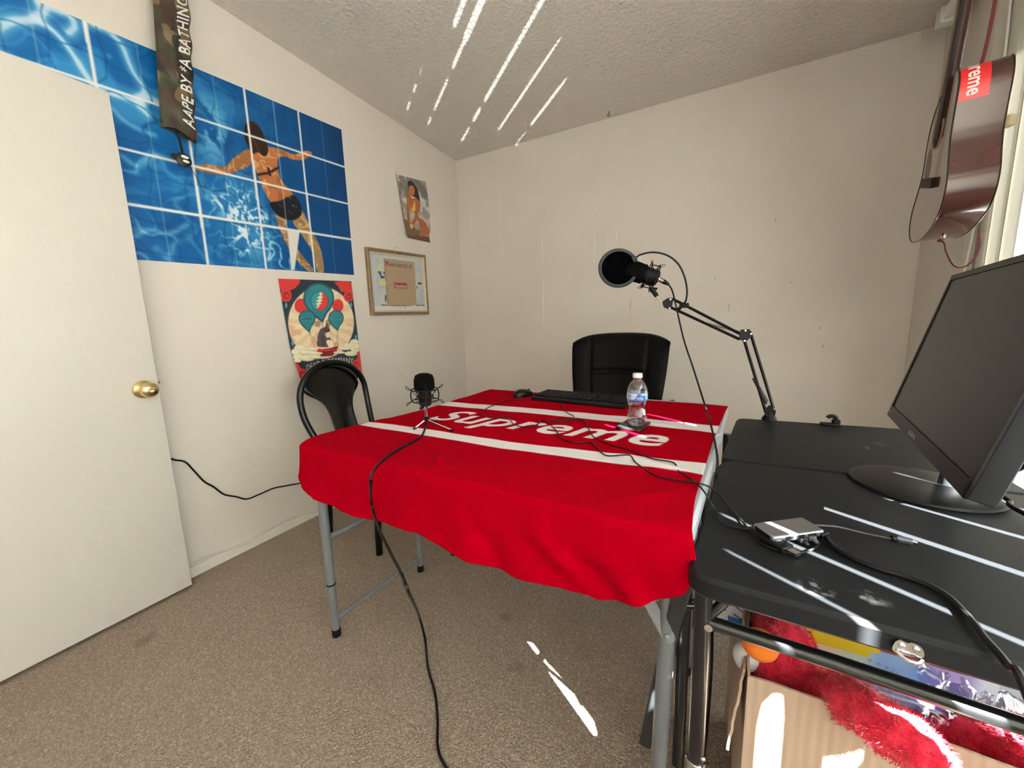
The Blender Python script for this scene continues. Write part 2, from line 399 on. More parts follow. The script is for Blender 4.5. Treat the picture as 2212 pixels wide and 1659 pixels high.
# ---------------------------------------------------------------- vertical blinds
def slat_mat():
    m = bpy.data.materials.new('blind_vinyl'); m.use_nodes = True; nt = m.node_tree; N = nt.nodes; K = nt.links; b = N['Principled BSDF']
    b.inputs['Base Color'].default_value = L(226, 220, 206); b.inputs['Roughness'].default_value = .45
    t = N.new('ShaderNodeBsdfTranslucent'); t.inputs['Color'].default_value = L(234, 232, 230); mx = N.new('ShaderNodeMixShader'); mx.inputs['Fac'].default_value = SLAT_T
    K.new(b.outputs[0], mx.inputs[1]); K.new(t.outputs[0], mx.inputs[2]); K.new(mx.outputs[0], N['Material Output'].inputs['Surface']); return m
SLAT_T = .07
m_slat = slat_mat()
blind = thing('vertical_blind', 'cream vertical slat blind hanging over the bright window', 'blind', (.94, .6, 2.36))
build('headrail', MB().box((.935, .55, 2.385), (.055, 4.12, .05), bev=.004), m_vinyl, blind)
hx = .935
e = MB().box((hx, 2.635, 2.385), (.075, .05, .07), bev=.004); e.lathe([(.018,0),(.018,.002),(0,.002)], (hx-.005, 2.608, 2.387), (0,-1,0), mi=1)
build('headrail_bracket', e, [mat('bracket_white', (225,224,216), .4), mat('bracket_hole', (12,12,14), .6)], blind)
GAPS = {.045: [(.75,.80,.006),(.815,.85,.006),(.865,.89,.005),(1.09,1.25,.019),(1.25,1.53,.005)], .108: [(1.03,1.21,.013)], .171: [(.755,.80,.007),(.815,.93,.008),(.95,1.03,.010),(1.03,1.25,.018),(1.25,1.53,.008)], .395: [(.765,.86,.010),(.875,.93,.014),(.95,1.39,.013), (1.72,1.88,.009)], .569: [(.90,1.245,.011)], .743: [(.90,.99,.006),(1.0,1.21,.014)], .672: [(1.60,1.77,.009)]}
bnd = [-.03,.045,.108,.171,.245,.32,.395,.482,.569,.621,.672,.743,.83,.93,1.04,1.13,1.22,1.31,1.40,1.49,1.58,1.66,1.745,1.835,1.958]
def gapw(k, z):
    for key, L_ in GAPS.items():
        if abs(key-k) < 1e-6:
            for z0, z1, w_ in L_:
                if z0 < z < z1: return .005+1.35*w_*(.55+.45*min(1, (z1-z)/(.30*(z1-z0))))
    return -.012
zs = sorted(set([round(.40+.02*i, 3) for i in range(100)]))
def slat(y0, y1, zb, x):
    m = MB(); Z = [z for z in zs if z >= zb and z <= 2.36]; vs = []
    for z in Z:
        a = y0+gapw(y0, z)/2; b_ = y1-gapw(y1, z)/2
        for t in (0, .33, .67, 1):
            vs.append((x-.003+.006*t+.004*math.sin(PI*t), a+(b_-a)*t-(.0135 if x > .94 else 0), z))
    m.add(vs, [(4*i+k, 4*i+k+1, 4*i+k+5, 4*i+k+4) for i in range(len(Z)-1) for k in range(3)])
    build('slat', m, m_slat, blind)
for a, b in zip(bnd[:-1], bnd[1:]):
    slat(a, b, .44, .95)
for k_ in range(10): a = 1.10+.086*k_; slat(a, min(a+.09, 1.945), .82, .966)  # hidden second layer, added to dim the sun glowing through the slats
for a in (1.958, 2.03, 2.105, 2.18): slat(a, a+.076, .44, .93)
for a in (1.960, 2.05, 2.14): slat(a, a+.092, .44, .9395)  # doubling layer added behind these slats to cut their sunlit glow
# unseen slats, angled broadside to stop direct sun yet admit skylight
for i in range(14):
    y = -.055-.0905*(i+.45); tx, ty = .56*.056, .83*.056
    m = MB().grid(lambda u, v: (.945+tx*(2*u-1)+.0, y+ty*(2*u-1), .44+1.92*v), 3, 1)
    build('slat', m, m_slat, blind)

# ================================================================ WALL PICTURES
def inv_x(px, X=XL): 
    p = onx(px[0], px[1], X); return (p.y, p.z)
def wall_grid(TL, TR, BR, BL, nu, nv, off=.0015):
    """points on the left wall between four (y,z) corners, plus their (y,z) arrays"""
    u = np.linspace(0, 1, nu)[None, :]; v = np.linspace(0, 1, nv)[:, None]
    q = lambda i: (TL[i]*(1-u)+TR[i]*u)*(1-v)+(BL[i]*(1-u)+BR[i]*u)*v
    Y, Z = q(0), q(1); P = np.stack([np.full(Y.shape, XL+off), Y, Z], -1)
    return P, Y, Z, np.broadcast_to(u, Y.shape), np.broadcast_to(v, Y.shape)
# --- the tiled swimming pool photograph
P, Y, Z, U, V = wall_grid((.13, 2.075), (1.679, 2.217), (1.679, 1.389), (.13, 1.305), 640, 350, .0012)
A = Art(Y, Z)
dark = smst(.30, .95, U)
wx = fbm(Y*5, Z*5, 3)*1.6; wy = fbm(Y*5+9, Z*5+4, 3)*1.6
A.fill((24, 104, 160)); A.mix(dark*.9, (6, 72, 122)); A.mix(smst(.85, 1.0, U)*smst(.2, .9, 1-V)*.6, (4, 52, 94))
n1 = fbm(Y*7+wx, Z*7+wy, 4); A.mix(smst(.45, .68, n1)*(1-dark)*.75, (104, 172, 212)); A.mix(smst(.35, .2, n1)*.5, (8, 74, 128))
def ridges(sx, sz, w, o): n = fbm(Y*sx+wx*1.3+o, Z*sz+wy*1.3+o, 2); return np.clip(1-np.abs(n-.46)/w, 0, 1)
A.mix(ridges(3.2, 3.2, .03, 3)**1.5*(1-smst(.25, .62, U))*.85, (206, 226, 238))
A.mix(ridges(9, 9, .02, 11)*(1-smst(.3, .8, U))*.5, (150, 200, 228))
fo = np.clip(1-np.abs(fbm(Y*24+wx*2.6, Z*24+wy*2.6, 4)-.47)/.055, 0, 1); 
def soft(pts, w, c, a):
    d = np.full(Y.shape, 9.)
    P2 = [(p.x, p.y) for p in cr([(y, z, 0) for y, z in pts], 6)]
    for (x1, y1), (x2, y2) in zip(P2[:-1], P2[1:]):
        dx, dy = x2-x1, y2-y1; t = np.clip(((Y-x1)*dx+(Z-y1)*dy)/(dx*dx+dy*dy+1e-9), 0, 1); d = np.minimum(d, np.hypot(Y-x1-t*dx, Z-y1-t*dy))
    A.mix(a*np.exp(-(d/w)**2), c)
Wc = lambda pts: [inv_x((x/2.676, y/2.676)) for x, y in pts]
A.mix(smst(.42, .1, U)*.35, (70, 140, 190))
for pts, w_, a_ in (([(-60,190),(60,125),(200,112),(245,60),(210,-20)], .020, .85), ([(210,110),(330,200),(430,330),(500,440),(560,510),(700,560),(820,600)], .013, .85), ([(240,20),(330,60),(400,90),(430,150),(400,190)], .018, .8), ([(500,140),(620,180),(700,260),(760,400),(830,520),(800,600),(850,660)], .015, .75), ([(800,565),(870,570),(930,610)], .020, .8), ([(640,620),(720,700),(830,760),(890,780)], .010, .6), ([(700,900),(800,960),(900,900),(1000,930)], .010, .5), ([(0,420),(90,400),(200,450)], .012, .5), ([(760,1380),(860,1330),(980,1350),(1080,1300)], .010, .5), ([(0,290),(60,330),(90,420)], .010, .5)): soft(Wc(pts), w_, (206, 224, 238), a_)
foam = np.exp(-(((Y-1.07)/.13)**2+((Z-1.56)/.17)**2)); A.mix(np.clip(foam*.55, 0, .5), (110, 178, 216)); A.mix(np.clip(fo*foam*1.5+smst(.50, .60, fbm(Y*30+wx*3, Z*30+wy*3, 4))*foam**2*1.2, 0, .95), (226, 238, 246))
foam2 = np.exp(-(((Y-1.22)/.10)**2+((Z-1.44)/.09)**2)); A.mix(np.clip(ridges(14, 14, .05, 5)*foam2*1.3, 0, .8), (190, 220, 240))
foam3 = np.exp(-(((Y-.98)/.07)**2+((Z-1.93)/.12)**2)); A.mix(np.clip(smst(.4, .6, fbm(Y*22+wx*2, Z*22, 3))*foam3, 0, .7), (200, 226, 242))
for k in (0, 1):   # wobbly dark joints of the pool tiles
    g = (Y if k else Z)*(9 if k else 9)+(fbm(Y*6+5*k, Z*6, 3)-.45)*1.5
    A.mix(np.clip(1-np.abs(g-np.round(g))/.035, 0, 1)*.55, (10, 60, 100))
A.C = A.C*np.where(A.C.min(-1)[..., None] < 150, np.array([.62, .86, .96]), 1.0); s = 1/2.676; W_ = lambda pts: [inv_x((x*s, y*s)) for x, y in pts]
skin, skin2, hair = (176, 108, 64), (214, 156, 108), (44, 28, 24)
A.poly(W_([(1110,965),(1180,948),(1300,962),(1345,915),(1420,868),(1470,862),(1450,950),(1380,985),(1310,1010),(1240,1008),(1160,990)]), (150, 98, 62), True)
A.poly(W_([(1530,850),(1620,862),(1700,892),(1765,872),(1805,888),(1750,925),(1690,922),(1640,905),(1590,912)]), skin, True)
A.poly(W_([(1450,870),(1540,850),(1600,905),(1605,960),(1625,1040),(1700,1135),(1640,1165),(1570,1172),(1510,1065),(1475,975)]), skin, True)
A.poly(W_([(1590,1230),(1650,1262),(1665,1330),(1720,1440),(1808,1556),(1770,1562),(1690,1470),(1625,1350)]), (142, 104, 76), True)
A.poly(W_([(1690,1270),(1738,1210),(1785,1300),(1850,1430),(1872,1562),(1835,1572),(1800,1450),(1750,1370)]), (150, 120, 84), True)
body = poly_mask(Y, Z, W_([(1110,940),(1450,850),(1810,860),(1880,1575),(1560,1575),(1440,1000),(1110,1010)]))
isskin = body & (A.C[..., 0] > 120) & (A.C[..., 2] < 125)
A.mix(isskin*np.clip(ridges(26, 26, .06, 2), 0, 1)*.8, (226, 186, 132)); A.mix(isskin*smst(.5, .7, fbm(Y*30, Z*30, 3))*.5, (120, 72, 44))
A.poly(W_([(1560,1175),(1620,1160),(1690,1128),(1730,1165),(1742,1235),(1700,1272),(1640,1262),(1590,1232)]), (24, 26, 34), True)
A.mix(poly_mask(Y, Z, W_([(1560,1175),(1690,1128),(1742,1235),(1640,1262)]))*smst(.6, .66, fbm(Y*60, Z*60, 2))*.6, (150, 160, 170))
A.line(W_([(1490,1010),(1550,1000),(1612,968)]), .010, (40, 30, 34)); A.line(W_([(1550,975),(1560,1010)]), .012, (36, 28, 32))
A.poly(W_([(1420,715),(1465,703),(1505,745),(1530,800),(1550,870),(1530,905),(1490,880),(1460,890),(1435,850),(1412,790)]), hair, True)
A.line(W_([(1455,790),(1500,880)]), .008, (96, 66, 46), .6)
for y in (.38, .638, .90, 1.148, 1.412): A.mix((np.abs(Y-y+.004*(Z-1.8)) < .0052), (232, 228, 226))
for i, y in enumerate((.26, .51, .77, 1.02, 1.28, 1.545)): A.mix((np.abs(Y-y) < .0016)*.6, (196, 206, 214))
for v in (.247, .497, .745): A.mix((np.abs(V-v) < .0058), (232, 228, 226))
A.poly(W_([(1662,1328),(1732,1338),(1702,1562),(1684,1562)]), (222, 216, 208))
tag(art_mesh('pool_poster', P, A.C, .35, spec=.25), 'huge tiled poster of a swimmer seen from behind in blue pool water', 'poster')

# --- balloon concert poster, its lower left corner curling off the wall
TLp, TRp, BRp, BLp = [inv_x(q) for q in ((599,602),(757,608),(782,815),(641,842))]
P, Y, Z, U, V = wall_grid(TLp, TRp, BRp, BLp, 300, 410, .003)
P = P.copy(); P[..., 0] += .045*smst(.55, 1.0, V)*(1-U)**1.5+.004
A = Art(Y, Z); s2 = 1/6.381
W2 = lambda pts: [inv_x((590+x*s2, 590+y*s2)) for x, y in pts]
def E2(cx, cy, rx, ry, c, a=1.0): A.poly(W2([(cx+rx*math.cos(t), cy+ry*math.sin(t)) for t in np.linspace(0, 2*PI, 48, endpoint=False)]), c, False, a)
navy, teal, red, cream = (34, 46, 58), (44, 126, 138), (206, 52, 50), (238, 216, 178)
A.fill(navy); E2(650, 685, 470, 512, (36, 88, 100)); E2(650, 685, 462, 503, (20, 30, 40)); E2(650, 685, 455, 495, cream)
ringm = A.C[..., 0] > 230
ang = np.arctan2(Z-inv_x((690,700))[1], Y-inv_x((690,700))[0])
A.mix(ringm*(np.sin(ang*17) > .15)*.5, (222, 180, 146)); A.mix(ringm*smst(.48, .6, fbm(Y*22, Z*22, 3))*(Z < inv_x((690,700))[1])*.8, (216, 168, 138))
for q in ((60,75,350,150), (60,75,200,240)): A.poly(W2([(q[0],q[1]),(q[2],q[1]+15),(q[2]-60,q[3]+60),(q[0]+70,q[3]+90)]), red, True)
E2(170, 310, 75, 88, red); E2(172, 312, 40, 48, (120, 24, 30)); E2(178, 316, 26, 30, red)
A.poly(W2([(845,125),(1060,130),(1085,300),(1000,260),(930,260),(890,190)]), red, True); E2(1030, 320, 70, 78, red); E2(1030, 322, 38, 44, (120, 24, 30)); E2(1026, 326, 24, 28, red)
A.poly(W2([(245,1230),(330,1300),(300,1440),(290,1460)]), red, True); E2(345, 1400, 85, 88, red); E2(345, 1402, 48, 50, (120,24,30)); E2(350, 1406, 30, 32, red)
A.poly(W2([(300,1490),(420,1480),(450,1560),(400,1620),(340,1620)]), (196, 54, 50), True)
A.poly(W2([(1150,1130),(1190,1110),(1225,1460),(1150,1440)]), red, True); E2(1140, 1260, 60, 72, red); E2(1142, 1262, 32, 40, (120,24,30)); E2(1146, 1266, 20, 26, red)
for cx, cy in ((168,445),(1062,440),(258,965),(1130,885)): A.poly(W2([(cx,cy-40),(cx+18,cy),(cx,cy+42),(cx-18,cy)]), (70, 160, 180), True)
def balloon(cx, cy, rx, ry, tx, ty, c, c2):
    pts = [(cx+rx*math.cos(t), cy+ry*math.sin(t)) for t in np.linspace(-PI*1.12, PI*.12, 22)]+[(cx+rx*.80, cy+ry*.66), (cx+rx*.52, cy+ry*1.02), (tx+8, ty-12), (tx, ty), (tx-8, ty-12), (cx-rx*.52, cy+ry*1.02), (cx-rx*.80, cy+ry*.66)]
    A.poly(W2(pts), c2, False); q = [(cx+(x-cx)*.88, cy+(y-cy)*.88) for x, y in pts]; A.poly(W2(q), c, False)
E2(375, 452, 92, 100, red); E2(882, 452, 76, 92, red)
balloon(617, 345, 214, 212, 668, 692, teal, (32, 88, 102))
E2(628, 382, 124, 132, (26, 74, 88)); E2(628, 380, 116, 124, (52, 146, 156))
A.poly(W2([(660,262),(716,310),(744,380),(728,450),(680,500),(625,508),(590,495),(640,390)]), (214, 54, 52), True)
A.poly(W2([(662,255),(612,290),(645,300),(588,342),(630,352),(575,388),(618,398),(568,428),(606,440),(575,497),(640,448),(612,446),(668,414),(634,408),(680,370),(642,364),(682,328),(648,318),(678,286),(654,284)]), (244, 230, 196))
E2(605, 700, 45, 45, (150, 118, 96), .8); E2(750, 690, 40, 50, (150, 118, 96), .8)
for x0, x1, y1 in ((485,560,1020),(490,620,1010),(878,850,1010),(878,880,1040),(668,640,1000),(668,760,1000),(585,620,1000),(780,840,1010)): A.line(W2([(x0, 820 if x0 not in (668,) else 690), (x1, y1)]), .0022, (110, 84, 70), .8)
balloon(457, 622, 118, 112, 488, 826, teal, (26, 74, 88)); balloon(856, 618, 106, 108, 878, 800, teal, (26, 74, 88))
A.poly(W2([(362,615),(545,608),(542,650),(372,654)]), (60, 150, 160)); A.poly(W2([(775,605),(938,596),(938,638),(782,640)]), (60, 150, 160))
A.poly(W2([(605,1010),(602,900),(615,820),(650,765),(700,745),(735,690),(755,740),(775,800),(720,822),(700,850),(760,880),(790,930),(782,1010)]), (92, 78, 76), True)
A.mix((np.abs(A.C[..., 0]-92) < 1)*smst(.4, .6, fbm(Y*60, Z*60, 2)), (58, 48, 52)); A.poly(W2([(720,850),(758,855),(752,890),(724,886)]), cream, True); A.poly(W2([(722,940),(760,920),(815,950),(800,1030),(750,1010)]), (238, 226, 196), True)
A.poly(W2([(565,1030),(640,1048),(760,1035),(880,1005),(860,1080),(800,1140),(640,1150),(600,1090)]), (120, 26, 34), False); A.poly(W2([(575,1060),(870,1040),(862,1062),(590,1085)]), (196, 44, 50))
for cx, cy, rx, ry in ((360,1040,90,55),(300,1090,70,55),(440,1085,110,42),(520,1050,90,22),(330,1160,90,50),(440,1170,110,45),(560,1160,90,22),(300,1210,55,22),(560,1105,110,20),(1110,960,65,52),(1040,1000,90,40),(980,1040,90,24),(1120,1050,65,50),(1060,1110,90,36),(900,1095,90,16),(1140,1010,40,50)):
    E2(cx, cy, rx, ry, (212, 200, 164)); E2(cx-4, cy-7, rx*.86, ry*.72, (240, 230, 198))
def art_text(strg, x0, y0, x1, y1, hpx, c, bold=.01, arc=0, Wf=None):
    Vt, T_ = text2d(strg, bold); wmax = Vt[:,0].max(); out = []
    for a, b in Vt:
        t = a/wmax; px = x0+(x1-x0)*t; py = y0+(y1-y0)*t-b*hpx/.72-arc*4*t*(1-t)
        out.append((Wf or W2)([(px, py)])[0])
    A.text(np.array(out), T_, c)
art_text('SUMMER', 378, 645, 532, 638, 26, (20, 60, 72), .02); art_text('TOUR', 792, 632, 926, 626, 24, (20, 60, 72), .02)
art_text('DEAD & COMPANY', 410, 1352, 1095, 1250, 84, (226, 222, 206), .0, 42)
tag(art_mesh('balloon_poster', P, A.C, .45), 'red and teal balloon concert poster with lettering, behind the tube chair', 'poster')

# --- small beach photograph, curling
TLp, TRp, BRp, BLp = [inv_x(q) for q in ((855,377),(918,393),(933,525),(875,514))]
P, Y, Z, U, V = wall_grid(TLp, TRp, BRp, BLp, 180, 250, .002); P = P.copy()
P[..., 0] += .02*V*V*(1-U)+.008*np.sin(V*5)*U+.004
A = Art(Y, Z); s3 = 1/5.18
W3 = lambda pts: [inv_x((780+x*s3, 370+y*s3)) for x, y in pts]
A.fill((150, 142, 134)); A.mix(smst(.45, .62, fbm(Y*24, Z*24, 4))*.8, (214, 212, 210)); A.mix(smst(.5, .35, fbm(Y*18+4, Z*18, 3))*(V < .35)*.7, (96, 92, 90))
A.mix(smst(.45, .75, V)*.5, (176, 140, 112)); A.poly(W3([(440,540),(520,560),(600,650),(660,660),(640,720),(500,740),(480,740),(450,640)]), (104, 84, 52), True)
A.poly(W3([(480,725),(600,720),(780,740),(795,810),(490,755)]), (104, 54, 40), True)
A.poly(W3([(515,130),(545,108),(590,150),(620,210),(640,300),(645,380),(610,330),(560,280),(520,220)]), (38, 26, 24), True)
A.poly(W3([(505,250),(560,270),(640,340),(650,420),(620,500),(700,560),(750,640),(770,700),(700,720),(650,700),(640,600),(590,480),(540,430),(510,360)]), (166, 92, 58), True)
A.poly(W3([(500,260),(530,300),(525,430),(530,560),(505,580),(500,440)]), (150, 84, 52), True); A.poly(W3([(600,470),(620,530),(575,600),(548,640),(540,590),(575,540)]), (158, 86, 54), True)
A.poly(W3([(530,165),(575,170),(590,240),(560,280),(530,260),(522,210)]), (176, 104, 66), True)
A.poly(W3([(585,330),(596,440),(565,450),(552,430),(570,380)]), (222, 178, 66), True); A.line(W3([(515,300),(512,370),(540,420)]), .005, (222, 178, 66)); A.line(W3([(545,285),(565,300),(585,298)]), .008, (226, 214, 200)); A.poly(W3([(530,590),(565,600),(560,640),(535,640)]), (214, 168, 136), True)
A.mix(((U < .012) | (V > .985))*.8, (80, 60, 50))
tag(art_mesh('beach_photograph', P, A.C, .3), 'small unframed photograph of a person in a yellow swimsuit on a beach, near the corner', 'photograph')

# --- framed print with a cardboard bag
fc = [inv_x(q, XL+.02) for q in ((791,533),(919,551),(927,679),(804,681))]
fr = thing('picture_frame', 'brown wooden picture frame with silver inner edge around a print of a paper bag', 'picture', (XL, (fc[0][0]+fc[1][0])/2, fc[3][1]))
m_fw = mat('frame_wood', (134, 110, 82), .35, bump=(90, .1, .001), vary=(20, (120, 96, 70), .4, .6, 3)); m_fs = mat('frame_silver', (214, 200, 178), .3, metal=.5)
def lerp_in(c, d):
    """move the four corners inwards by d metres"""
    (a, b, e, g) = [Vector(q) for q in c]; sy = (b-a).length; 
    return [(a.x+d, a.y-d), (b.x-d, b.y-d), (e.x-d, e.y+d), (g.x+d, g.y+d)]
def ring(c0, d0, x0, d1, x1, mb):
    A0 = lerp_in(c0, d0); A1 = lerp_in(c0, d1)
    mb.add([(x0, *p) for p in A0]+[(x1, *p) for p in A1], [(i, (i+1) % 4, 4+(i+1) % 4, 4+i) for i in range(4)])
m1 = MB(); ring(fc, 0, XL+.001, 0, XL+.020, m1); ring(fc, 0, XL+.020, .005, XL+.025, m1); ring(fc, .005, XL+.025, .018, XL+.021, m1); ring(fc, .018, XL+.021, .019, XL+.016, m1)
build('frame', m1, m_fw, fr, smooth=False)
m1 = MB(); ring(fc, .019, XL+.016, .021, XL+.022, m1); ring(fc, .021, XL+.022, .034, XL+.015, m1); ring(fc, .034, XL+.015, .035, XL+.006, m1); build('inner_edge', m1, m_fs, fr, smooth=False, label='silver inner edge')
ci = lerp_in(fc, .033); P, Y, Z, U, V = wall_grid(*ci, 330, 260, .008); A = Art(Y, Z)
A.fill((206, 208, 210)); A.mix(smst(.45, .6, fbm(Y*16, Z*16, 3))*.5, (182, 192, 202)); A.mix((V > .92), (226, 224, 220))
A.poly(W3([(240,975),(588,1016),(612,1500),(282,1502)]), (176, 150, 120)); A.poly(W3([(240,975),(262,978),(300,1502),(282,1502)]), (160, 134, 104))
A.line(W3([(262,1050),(565,1088)]), .004, (150, 60, 56)); A.poly(W3([(262,1005),(300,1008),(312,1052),(266,1046)]), (176, 74, 70)); A.poly(W3([(262,1005),(280,1007),(284,1028),(264,1026)]), (60, 60, 96))
art_text('NEW YORK POST', 316, 1058, 514, 1074, 30, (70, 62, 56), .02, 0, W3); A.poly(W3([(528,1050),(558,1053),(558,1075),(530,1072)]), (110, 96, 84))
A.poly(W3([(357,1245),(503,1250),(505,1315),(360,1308)]), (148, 54, 50)); art_text('Supreme', 366, 1296, 496, 1304, 34, (232, 206, 190), .02, 0, W3)
for c, q in (((226,214,130),(180,1035,212,1105)),((226,214,130),(196,1225,268,1275)),((40,110,120),(178,1118,216,1142)),((40,60,70),(196,1144,218,1166)),((40,38,40),(208,1172,250,1196)),((30,30,32),(240,1125,254,1150)),((36,36,38),(258,1385,272,1455)),((40,38,40),(628,1244,666,1266)),((170,50,44),(610,1284,622,1312)),((220,190,90),(622,1284,632,1310)),((30,28,30),(216,1493,278,1502)),((30,28,30),(610,1495,655,1504)),((30,28,30),(662,1494,702,1504)),((90,30,30),(300,1500,560,1506)),((120,120,120),(414,1520,440,1526)),((120,120,120),(462,1518,492,1524))):
    A.poly(W3([(q[0],q[1]),(q[2],q[1]+3),(q[2],q[3]+3),(q[0],q[3])]), c)
art_mesh('print', P, A.C, .5, fr)
build('glass', MB().add([(XL+.0105, *p) for p in ci], [(0,1,2,3)]), glassy('picture_glass', (255,255,255), .05, .01, .98), fr, smooth=False)
hy, hz = inv_x((857, 537)); m1 = MB().tube(cr([(XL+.004, hy-.035, hz-.012), (XL+.003, hy-.018, hz+.004), (XL+.003, hy, hz+.012), (XL+.003, hy+.018, hz+.006), (XL+.004, hy+.035, hz-.008)], 4), .0011, 6)
build('hanging_wire', m1, mat('dull_wire', (176,168,158), .4, metal=.6), fr)

# --- camouflage sleeve hanging in front of the poster
BX = XL+.06
bag = thing('sleeve_bag', 'long camouflage fabric sleeve with white lettering hanging from the ceiling before the pool poster', 'bag', (BX, .86, 1.80))
def camo():
    m = bpy.data.materials.new('camouflage_fabric'); m.use_nodes = True; nt = m.node_tree; N = nt.nodes; K = nt.links; b = N['Principled BSDF']; b.inputs['Roughness'].default_value = .55
    tc = N.new('ShaderNodeTexCoord'); prev = None
    for i, (sc, th, c) in enumerate(((13, .52, (58,60,40)), (11, .55, (112,92,66)), (15, .585, (24,20,20)))):
        n = N.new('ShaderNodeTexNoise'); n.inputs['Scale'].default_value = sc; n.inputs['Detail'].default_value = 1.5; n.inputs['Distortion'].default_value = .8
        mp = N.new('ShaderNodeMapping'); mp.inputs['Location'].default_value = (i*3.1, i*1.7, i*.9); mp.inputs['Scale'].default_value = (1, 1, .8); K.new(tc.outputs['Object'], mp.inputs['Vector']); K.new(mp.outputs[0], n.inputs['Vector'])
        g = N.new('ShaderNodeMapRange'); g.inputs['From Min'].default_value = th-.006; g.inputs['From Max'].default_value = th+.006; K.new(n.outputs['Fac'], g.inputs['Value'])
        x = N.new('ShaderNodeMix'); x.data_type = 'RGBA'; K.new(g.outputs['Result'], x.inputs[0]); x.inputs[7].default_value = L(c)
        if prev is None: x.inputs[6].default_value = L(60, 42, 34)
        else: K.new(prev, x.inputs[6])
        prev = x.outputs[2]
    K.new(prev, b.inputs['Base Color']); return m
bl0, br0 = onx(347, 275, BX), onx(424, 298, BX); tl0, tr0 = onx(330, 0, BX), onx(408, 0, BX)
dl, dr = (tl0-bl0), (tr0-br0); kk = (ZC-.03-bl0.z)/dl.z
def bagp(u, v, side):    # v: 0 bottom .. 1 ceiling
    a = bl0+dl*(v*kk); b = br0+dr*(v*kk); p = a.lerp(b, u); th = .021*math.sin(PI*min(max(u, .0), 1))**.6
    th *= .9+.18*math.sin(v*31+u*7)+.10*math.sin(v*57+u*3)
    return Vector((p.x+side*th*(.5 if side < 0 else 1), p.y+.0035*math.sin(v*40)*(u > .9), p.z+ (0 if v > .02 else .008*math.sin(u*5)-.012*u)))
m1 = MB(); m1.grid(lambda u, v: bagp(u, v, 1), 20, 70); m1.grid(lambda u, v: bagp(u, v, -1), 20, 70)
build('sleeve', m1, camo(), bag, angle=70)
Vt, T_ = text2d('AAPE BY *A BATHING APE', .016, .30, 1.08); hcap = .72
txt = []
for a, b in Vt:
    v = (.022+a*.0298/.72)/((tl0-bl0).length*kk); u = 0.90-b*.50
    v = v*1.0; p = bagp(u, min(v, 1), 1); txt.append((p.x+.0035, p.y, p.z))
m1 = MB().add(txt, T_); build('lettering', m1, mat('white_print', (236,236,232), .5), bag, smooth=False, label='white lettering')
sp = onx(384, 292, BX); m1 = MB().tube(cr([(sp.x, sp.y, sp.z+.02), (sp.x+.004, sp.y+.004, sp.z-.04), (sp.x, sp.y+.010, sp.z-.085)], 5), .009, 8, flat=.35); build('strap', m1, mat('black_webbing', (16,16,18), .6), bag)
tg = onx(396, 346, BX); m1 = MB(); m1.lathe([(0,0),(.018,.001),(.026,.005),(.026,.012),(.018,.016),(0,.017)], (tg.x-.006, tg.y, tg.z), (1,0,0), 28); m1.lathe([(0,0),(.010,.001),(.013,.006),(.010,.011),(0,.012)], (tg.x-.004, tg.y-.026, tg.z+.004), (1,0,0), 16)
build('rubber_tag', m1, mat('black_rubber', (14,14,16), .45), bag)
m1 = MB()
for dy, dz, ry, rz in ((.002,.010,.013,.0058), (.004,-.006,.011,.0052)):
    m1.add([(tg.x+.0118, tg.y+dy+ry*math.cos(t), tg.z+dz+rz*math.sin(t)) for t in np.linspace(0, 2*PI, 20, endpoint=False)], [tuple(range(20))])
build('tag_marks', m1, MATS['white_print'], bag, smooth=False, label='two white oval marks')
build('cord', MB().tube(cr([(tg.x, tg.y+.02, tg.z-.02), (tg.x-.01, tg.y+.045, tg.z-.055), (tg.x-.02, tg.y+.06, tg.z-.08)], 4), .0012, 6), MATS['black_rubber'], bag)

# ================================================================ TABLES
m_hammer = mat('grey_tube_steel', (128, 132, 138), .38, metal=.35); m_blackcap = mat('black_plastic', (10, 10, 11), .5, spec=.25)
m_whitetop = mat('pale_table_plastic', (180, 186, 194), .42, bump=(160, .2, .0006))
m_blkmetal = mat('black_steel', (20, 20, 22), .28, metal=.2, coat=.3); m_chrome = mat('chrome', (214, 214, 216), .12, metal=1)
m_blktop = mat('black_table_plastic', (21, 22, 25), .55, bump=(260, .25, .0005, 4), spec=.2)
ZW, ZK = .700, .670
def round_poly(c, r, n=6):
    out = []; k = len(c)
    for i in range(k):
        p = Vector(c[i]); a = (Vector(c[i-1])-p).normalized(); b = (Vector(c[(i+1) % k])-p).normalized()
        s, e = p+a*r, p+b*r
        for j in range(n+1):
            t = j/n; out.append(tuple((1-t)**2*s+2*t*(1-t)*p+t*t*e))
    return out
def top_slab(poly, z, h, r, mi=0, mb=None):
    mb = mb or MB(); return mb.prism(round_poly(poly, r), Matrix.Translation((0, 0, z-h)), h, mi, bev=.006)
